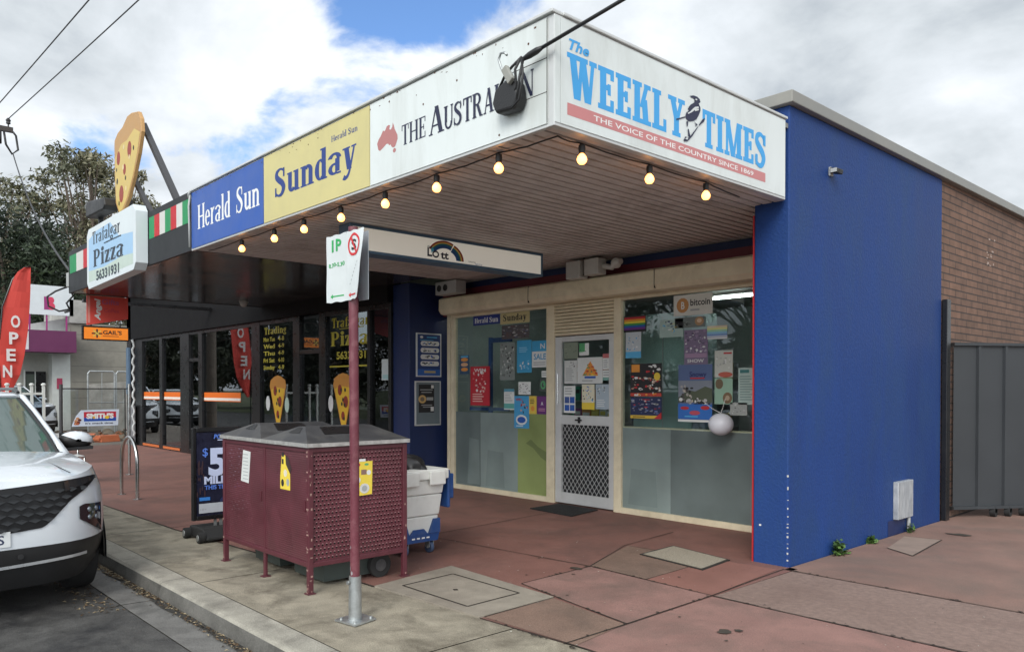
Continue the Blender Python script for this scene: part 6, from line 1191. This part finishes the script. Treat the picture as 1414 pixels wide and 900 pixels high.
    # wheels, arches, mirrors
    for s in (1, -1):
        for wx in (-.88, -3.64):
            m = MB(); m.lathe((wx, s*.70, .355), (0, s, 0), [(.10, 0), (.30, .0), (.35, .02), (.358, .06), (.358, .17), (.345, .205), (.30, .222), (.25, .224), (.235, .20), (.232, .16), (.04, .16)], M_rub, 30); w = m.build('wheel', t, local=True, smooth=True, auto=30)
            m = MB(); m.lathe((wx, s*.862, .355), (0, s, 0), [(.235, 0), (.238, .055), (.225, .06), (.215, .03), (.05, .045), (.04, .06)], chrome, 26)
            for i in range(5):
                a = i*2*pi/5; c_, q_ = cos(a), sin(a); m.prism([(wx+c_*.04-q_*.03, s*.905, .355+q_*.04+c_*.03), (wx+c_*.225-q_*.045, s*.912, .355+q_*.225+c_*.045), (wx+c_*.225+q_*.045, s*.912, .355+q_*.225-c_*.045), (wx+c_*.04+q_*.03, s*.905, .355+q_*.04-c_*.03)], (0, s*.015, 0), M_alu)
            m.build('rim', w, local=True)
            m = MB(); A = [radians(-8+196*i/20) for i in range(21)]; pts = [(wx+.395*cos(a), s*(HW+.004), .355+.395*sin(a)) for a in A]; pto = [(wx+.455*cos(a), s*(HW+.006), .355+.455*sin(a)) for a in A]
            m.add(pts+pto, [(i, i+1, 22+i, 21+i) for i in range(20)], blk); m.poly([(wx+.396*cos(a), s*(HW+.0025), .355+.396*sin(a)) for a in A], M_blk); m.build('wheel_arch', t, local=True)
        m = MB(); 
        nu_, nv_ = 20, 8; mp_ = lambda u, v: (-1.78+.11*cos(pi*v), s*(1.035+.15*max(.05, sin(pi*v))**.6*cos(2*pi*u)), 1.20+.088*max(.05, sin(pi*v))**.6*sin(2*pi*u))
        for i in range(nu_):
            a_ = 2*pi*(i+.5)/nu_; mm2 = blk if (sin(a_) < -.25 or cos(a_) < -.72) else paint
            m.add([mp_((i+q)/nu_, j/nv_) for j in range(nv_+1) for q in (0, 1)], [(2*j, 2*j+1, 2*j+3, 2*j+2) for j in range(nv_)], mm2)
        mo = m.build('mirror', t, local=True, smooth=True)
        m = MB(); m.prism([(-1.70, s*.84, 1.10), (-1.84, s*.84, 1.10), (-1.88, s*1.16, 1.115), (-1.67, s*1.16, 1.115)], (0, 0, .03), blk); m.box(-1.9, -1.885, min(s*.92, s*1.15), max(s*.92, s*1.15), 1.13, 1.27, blk); m.build('mirror_foot', mo, local=True)
        m = MB()
        for x in (-1.55, -2.7): m.box(x-.004, x+.004, min(s*HW, s*(HW+.002)), max(s*HW, s*(HW+.002)), .42, 1.02, blk)
        m.box(-3.3, -1.3, min(s*HW, s*(HW+.008)), max(s*HW, s*(HW+.008)), .30, .42, blk); m.build('door_gap', t, local=True)
    return t
car = make_car('white car with black patterned grille parked at the kerb', (-6.60, .95, -.14))
c2 = copy_tree(car, 'white car parked beyond the pale fence near the white shop'); c2.location = (-28.5, 5.55, .0); c2.rotation_euler = (0, 0, radians(12))
c3 = copy_tree(car, 'white car parked far along the kerb and reflected in the striped windows'); c3.location = (-36, 1.0, -.14)
c4 = copy_tree(car, 'white car parked across the street nearest the corner shop windows'); c4.location = (-13.5, -7.2, -.14); c4.rotation_euler = (0, 0, pi)
# ------------------------------------------------------------------ background at the far left
t = thing('block_wall_building', 'grey block wall of a building beyond the vacant lot', 'building', (-33, 9, 0)); bw = pm('grey_block_wall', (.25, .235, .20), .9, var=.14, vscale=1.2, dirt=(.15, .14, .12), dscale=.7, damt=.7, bump=.3, bscale=20)
m = MB(); m.box(-45, -33, 7.66, 18, 0, 4.03, bw); m.build('wall', t); m = MB(); m.box(-37, -32.9, 7.62, 8.35, 4.031, 4.9, pm('pale_concrete', (.34, .33, .31), .9, var=.3, vscale=2)); m.build('parapet_block', t)
m = MB()
for z in (.6, 1.2, 1.8, 2.4, 3.0, 3.6): m.box(-33.006, -32.999, 7.7, 17, z, z+.02, fl((.14, .13, .11)))
m.build('course_joint', t)
t = thing('white_shop', 'white shop with a deep maroon awning board and a raised white sign', 'shop', (-33, 7, 0)); wp2 = pm('white_wall_paint', (.58, .60, .57), .7, var=.08)
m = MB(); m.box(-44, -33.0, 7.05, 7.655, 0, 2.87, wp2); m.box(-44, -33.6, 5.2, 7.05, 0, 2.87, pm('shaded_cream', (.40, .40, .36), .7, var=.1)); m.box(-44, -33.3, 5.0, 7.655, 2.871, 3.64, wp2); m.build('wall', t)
m = MB(); m.box(-33.59, -33.5, 6.25, 6.95, .1, 2.2, M_blk); m.box(-33.49, -33.48, 6.3, 6.57, .2, 2.1, fl((.08, .1, .08))); dd = m.build('door', t); m = MB(); m.box(-33.48, -33.44, 6.575, 6.605, .1, 2.2, wp2); m.box(-33.48, -33.44, 6.22, 6.27, 0, 2.25, wp2); m.build('door_frame', dd)
m = MB(); m.box(-33.29, -32.1, 4.9, 7.655, 2.88, 3.66, pm('plum_board', (.13, .025, .085), .45, var=.05)); m.build('awning_board', t)
m = MB(); m.prism([(-40, 5.0, 3.66), (-40, 7.7, 3.66), (-40, 7.7, 4.25), (-40, 6.4, 3.95)], (6.5, 0, 0), pm('pale_roof_sheet', (.5, .52, .5), .5)); m.build('roof', t)
m = MB(); m.box(-33.0, -32.9, 6.22, 7.75, 4.28, 5.36, pm('white_parapet_sign', (.66, .70, .72), .5, var=.05)); sgn = m.build('raised_sign', t); m = MB(); m.plane((-32.895, 0, 0), UY, UZ); pr_ = fl(sr(150, 50, 115)); m.gr(6.78, 4.47, 7.0, 4.95, pr_); m.ge(7.02, 4.83, .09, .12, fl(sr(205, 60, 90))); m.ge(7.03, 4.60, .11, .13, fl(sr(205, 60, 90))); m.build('emblem', sgn)
m = MB(); [m.box(-32.97, -32.92, y, y+.05, 3.66, 4.28, pr_) for y in (6.3, 6.85, 7.5)]; m.build('post', t)
m = MB(); m.box(-33.02, -32.98, 7.2, 7.38, 1.55, 1.95, fl(sr(170, 60, 90))); m.build('wall_notice', t); m = MB(); m.box(-32.09, -32.08, 5.6, 6.13, 2.95, 3.6, fl((.6, .58, .6))); m.build('white_end_board', t)
m = MB(); m.box(-40, -36.5, 5.2, 7.6, 3.8, 4.3, fl((.02, .03, .02))) if 0 else None
t = thing('white_fence', 'low white post fence with grey panes behind the white car roof', 'fence', (-20, 3.5, 0)); m = MB()
for i in range(7): y = 4.10-.232*i; m.box(-20.03, -19.97, y-.028, y+.028, 0, 1.62, wp2); m.lathe((-20, y, 1.62), (0, 0, 1), [(.028, 0), (.05, .01), (.05, .04), (.02, .06)], wp2, 10)
m.build('post', t); m = MB(); m.box(-20.02, -19.98, 2.7, 4.1, 1.42, 1.47, wp2); m.build('rail', t); m = MB(); m.box(-20.004, -19.996, 2.7, 4.1, .1, 1.42, glass('fence_pane', (.6, .66, .7), .8, .06)); m.build('pane', t)
t = thing('temporary_fence', 'galvanised temporary fence frames in front of the grey block wall', 'fence', (-28, 7.8, 0))
for y0 in (7.0, 7.85): 
    m = MB(); m.tube([(-28, y0, .05), (-28, y0, 2.05), (-28, y0+.05, 2.12), (-28, y0+.75, 2.12), (-28, y0+.8, 2.05), (-28, y0+.8, .05)], .03, M_galv, 8); m.cyl((-28, y0, 1.1), (-28, y0+.8, 1.1), .018, M_galv); m.cyl((-28, y0+.4, .05), (-28, y0+.42, 2.1), .012, M_galv); m.build('frame', t)
m = MB(); m.quad((-28.9, 7.2, 0), (-28.9, 9.5, 0), (-28.9, 9.5, 1.9), (-28.9, 7.2, 1.7), pm('torn_plastic_sheet', (.38, .37, .34), .5, var=.3, vscale=3, bump=1, bscale=6)); m.build('sheeting', t)
for k, (x, y, a, l) in enumerate(((-25.0, 6.75, .3, 'larger orange plastic barrier lying on the rubble'), (-26.2, 6.55, -.4, 'smaller orange plastic barrier on the rubble further left'))):
    m = MB(); o_ = pm('orange_plastic', (.62, .17, .07), .5, var=.1); s = .6-.2*k; m.prism([(-.2, -s/2, 0), (.2, -s/2, 0), (.12, -s/2, .2), (-.12, -s/2, .2)], (0, s, 0), o_); m.box(-.16, .16, -s/2-.05, -s/2-.002, .05, .14, o_)
    o = m.build('plastic_barrier', bevel=.02); o.location = (x, y, .0); o.rotation_euler = (0, 0, a); tag(o, l, 'barrier')
m = MB(); m.grid(lambda u, v: (-29.5+4.5*v, 6.2+3.6*u, .02+.22*abs(sin(u*9+v*5)*sin(u*17+3*v))*min(1, 4*v*(1-v)*1.5)*min(1, 6*u*(1-u))), 40, 30, M_dirt); rnd = random.Random(3)
for i in range(400):
    x, y, s = rnd.uniform(-29.3, -25), rnd.uniform(6.3, 9.7), rnd.uniform(.03, .12); a = rnd.random()*3; z = rnd.uniform(.02, .15); m.prism([(x+s*cos(a+k*pi/2), y+s*.6*sin(a+k*pi/2), z) for k in range(4)], (rnd.uniform(-.03, .03), 0, s*.5), rnd.choice([M_dirt, fl((.3, .12, .06)), fl((.2, .18, .15)), fl((.08, .06, .04))]))
tag(m.build('rubble'), kind='stuff')
# ------------------------------------------------------------------ trees
def tree(name, label, x, y, h, r, n, leaf, cols_, seed, trunk_h=.3, dens=1.0, base=0, group=None, cat='tree', zlo=.35, clumps=34, tr=.28, spread=.22):
    rnd = random.Random(seed); t = thing(name, label, cat, (x, y, base), group=group); tm = pm('bark', (.16, .125, .10), .9, var=.3, vscale=3); T = MB(); cl = []
    top = Vector((rnd.uniform(-.3, .3), rnd.uniform(-.3, .3), h*.62))
    T.tube([(0, 0, -.1), (tr*.3, 0, h*.12), (tr*.5, tr*.3, h*trunk_h), top], [tr, tr*.8, tr*.65, tr*.25], tm, 9)
    for i in range(clumps):
        a = rnd.uniform(0, 2*pi); e = rnd.uniform(0, 1); rad = r*math.sqrt(rnd.random())*(.55+.45*sin(pi*min(1, .15+e*.85))); z = h*(zlo+(1-zlo)*e)-.10*h*(rad/r); c = Vector((rad*cos(a), rad*sin(a), z)); cl.append(c)
        s = Vector((tr*.4, 0, h*(trunk_h+.28*rnd.random()))); mid = s.lerp(c, .55)+Vector((rnd.uniform(-.3, .3), rnd.uniform(-.3, .3), .35)); T.tube([s, mid, c], [tr*.35, tr*.18, .02], tm, 5, caps=False)
    T.build('trunk', t, local=True); m = MB(); per = int(n/len(cl))
    for c in cl:
        cr_ = r*spread*rnd.uniform(.7, 1.35); ci = rnd.random()
        for k in range(per):
            d = Vector((rnd.gauss(0, 1), rnd.gauss(0, 1), rnd.gauss(0, .75))); d = d.normalized()*cr_*rnd.random()**.45; p = c+d
            u = Vector((rnd.gauss(0, 1), rnd.gauss(0, 1), rnd.gauss(-.5, .8))).normalized(); w = u.orthogonal().normalized(); w = (Matrix.Rotation(rnd.random()*6.3, 3, u) @ w); l = leaf*rnd.uniform(.6, 1.4); q = u*l; s = w*l*.32
            m.add([p-q, p+s, p+q, p-s], [(0, 1, 2, 3)], cols_[min(len(cols_)-1, int((ci*.6+rnd.random()*.4)*len(cols_)))])
    m.build('crown', t, local=True); return t
gumc = [pm('gum_leaf_%s' % k, c, .55, var=.15, vscale=.8) for k, c in (('dark', (.08, .088, .05)), ('mid', (.13, .135, .08)), ('olive', (.18, .17, .10)), ('pale', (.25, .23, .15)))]
darkc = [pm('conifer_%s' % k, c, .7, var=.2, vscale=.8) for k, c in (('dark', (.016, .026, .014)), ('mid', (.024, .040, .018)), ('lit', (.04, .06, .024)))]  # leaf tones mixed at random, the palest is the foliage's own colour
g1 = tree('gum_tree', 'loose grey green gum tree behind the white shop, leftmost of the tall ones', -51, 8.3, 14.2, 4.8, 13000, .15, gumc, 3, clumps=95, spread=.15, group='tall gum trees beyond the white shop')
g2 = tree('gum_tree', 'tall gum tree standing behind the pizza sign board', -49, 12.6, 15.0, 4.6, 13000, .15, gumc, 9, clumps=95, spread=.15, group='tall gum trees beyond the white shop')
g3 = copy_tree(g1, 'gum tree showing through the gap beside the slanting brace of the pizza cutout'); g3.location = (-56, 17.3, 0); g3.rotation_euler = (0, 0, 2.0); g3.scale = (.95, .95, 1.0)
tree('cypress_tree', 'dense dark evergreen behind the raised white sign', -41, 7.0, 9.3, 3.6, 20000, .14, darkc, 21, zlo=.12, clumps=46, spread=.34, tr=.3)
tree('cypress_tree', 'dense dark evergreen peeping out between the white shop and grey wall', -46, 9.6, 8.2, 2.6, 9000, .14, darkc, 27, zlo=.12, clumps=30, spread=.34, tr=.25)
for k, (x, y, s, a, lab) in enumerate(((-19, -18, .9, .4, 'gum tree across the street facing the shop door'), (-29, -17, .8, 2.2, 'gum tree across the street facing the left shop window'), (-39, -18, 1.0, 4.0, 'gum tree across the street facing the navy pilaster'), (-53, -17, 1.0, 1.2, 'gum tree across the street reflected in the window with the yellow name'), (-68, -18, 1.15, 5.0, 'gum tree across the street reflected in the price list window'), (-84, -17, 1.0, .9, 'gum tree across the street reflected in the striped windows'), (-101, -18, 1.1, 3.3, 'gum tree across the street furthest from the corner'))):
    if k == 0: g4 = tree('gum_tree', lab, x, y, 11, 5.5, 16000, .26, [pm('far_gum_%s' % k, c, .6, var=.15, vscale=.8) for k, c in (('dark', (.03, .036, .02)), ('mid', (.05, .058, .032)))], 31, zlo=.14, clumps=80, spread=.2, group='gum trees across the street')
    o = g4 if k == 0 else copy_tree(g4, lab, 'gum trees across the street'); o.location = (x, y, -.15); o.scale = (s, s, s*.9); o.rotation_euler = (0, 0, a)
# ------------------------------------------------------------------ power pole and wires
t = thing('power_pole', 'timber power pole with a crossarm at the top left edge', 'power pole', (-26.6, 3.55, 0)); m = MB(); m.cyl((-26.6, 3.55, -.1), (-26.6, 3.55, 10.2), .17, pm('pole_timber', (.13, .11, .09), .9, var=.2), .13, 14); m.build('pole', t); m = MB(); m.box(-26.7, -26.58, 2.4, 4.73, 8.98, 9.12, pm('crossarm_timber', (.07, .06, .055), .8)); m.build('crossarm', t)
for y in (4.62, 4.15, 2.9): m = MB(); m.lathe((-26.64, y, 9.12), (0, 0, 1), [(.02, 0), (.02, .08), (.06, .10), (.05, .16), (.07, .19), (.03, .26)], M_dgrey, 10); m.build('insulator', t)
m = MB(); m.tube([(-26.6, 4.5, 8.98), (-26.6, 4.55, 8.6), (-26.6, 4.7, 8.35), (-26.6, 4.85, 8.5), (-26.6, 4.8, 8.9), (-26.6, 4.72, 9.0)], .03, M_blkp, 7); m.box(-26.65, -26.55, 4.36, 4.44, 8.6, 8.97, M_blkp); m.build('cable_loop', t, smooth=True)
def wire(label, pts, r, sag=.0, nm='overhead_wire'):
    m = MB(); P = []
    for (A, B) in zip(pts[:-1], pts[1:]):
        for i in range(25): u = i/24; P.append((A[0]+(B[0]-A[0])*u, A[1]+(B[1]-A[1])*u, A[2]+(B[2]-A[2])*u-sag*4*u*(1-u)))
    m.tube(P, r, M_blkp, 6); one(m, nm, label, 'wire', pts[0])
wire('thin overhead wire nearest the top left corner', [(-26.64, 4.15, 9.36), (12, 5.1, 9.5)], .014, .15); wire('thin overhead wire running just above the awning trees', [(-26.64, 4.62, 9.36), (12, 6.5, 9.5)], .014, .15)
wire('twisted service cable from the pole to the end of the charcoal awning', [(-26.6, 4.72, 8.38), (-15.02, 3.50, 3.55)], .018, .35, 'service_cable')
t = thing('cable_bracket', 'grey connection box with black cable loops on the far end of the awning', 'junction box', (-15.05, 3.46, 3.3)); m = MB(); m.box(-15.2, -15.003, 3.47, 3.62, 3.3, 3.55, M_grey); m.box(-15.12, -15.003, 3.62, 3.72, 3.32, 3.5, M_dgrey); m.build('box', t, bevel=.01); m = MB(); m.tube([(-15.1, 3.46, 3.3), (-15.15, 3.3, 3.22), (-15.2, 3.18, 3.12), (-15.2, 3.2, 2.96), (-15.15, 3.35, 2.88), (-15.1, 3.5, 2.92), (-15.1, 3.52, 2.9), (-15.1, 3.42, 2.86)], .016, M_blkp, 7); m.tube([(-15.1, 3.5, 3.3), (-15.1, 3.55, 3.15), (-15.1, 3.45, 3.02), (-15.12, 3.5, 2.93)], .016, M_blkp, 7); m.build('loops', t, smooth=True)
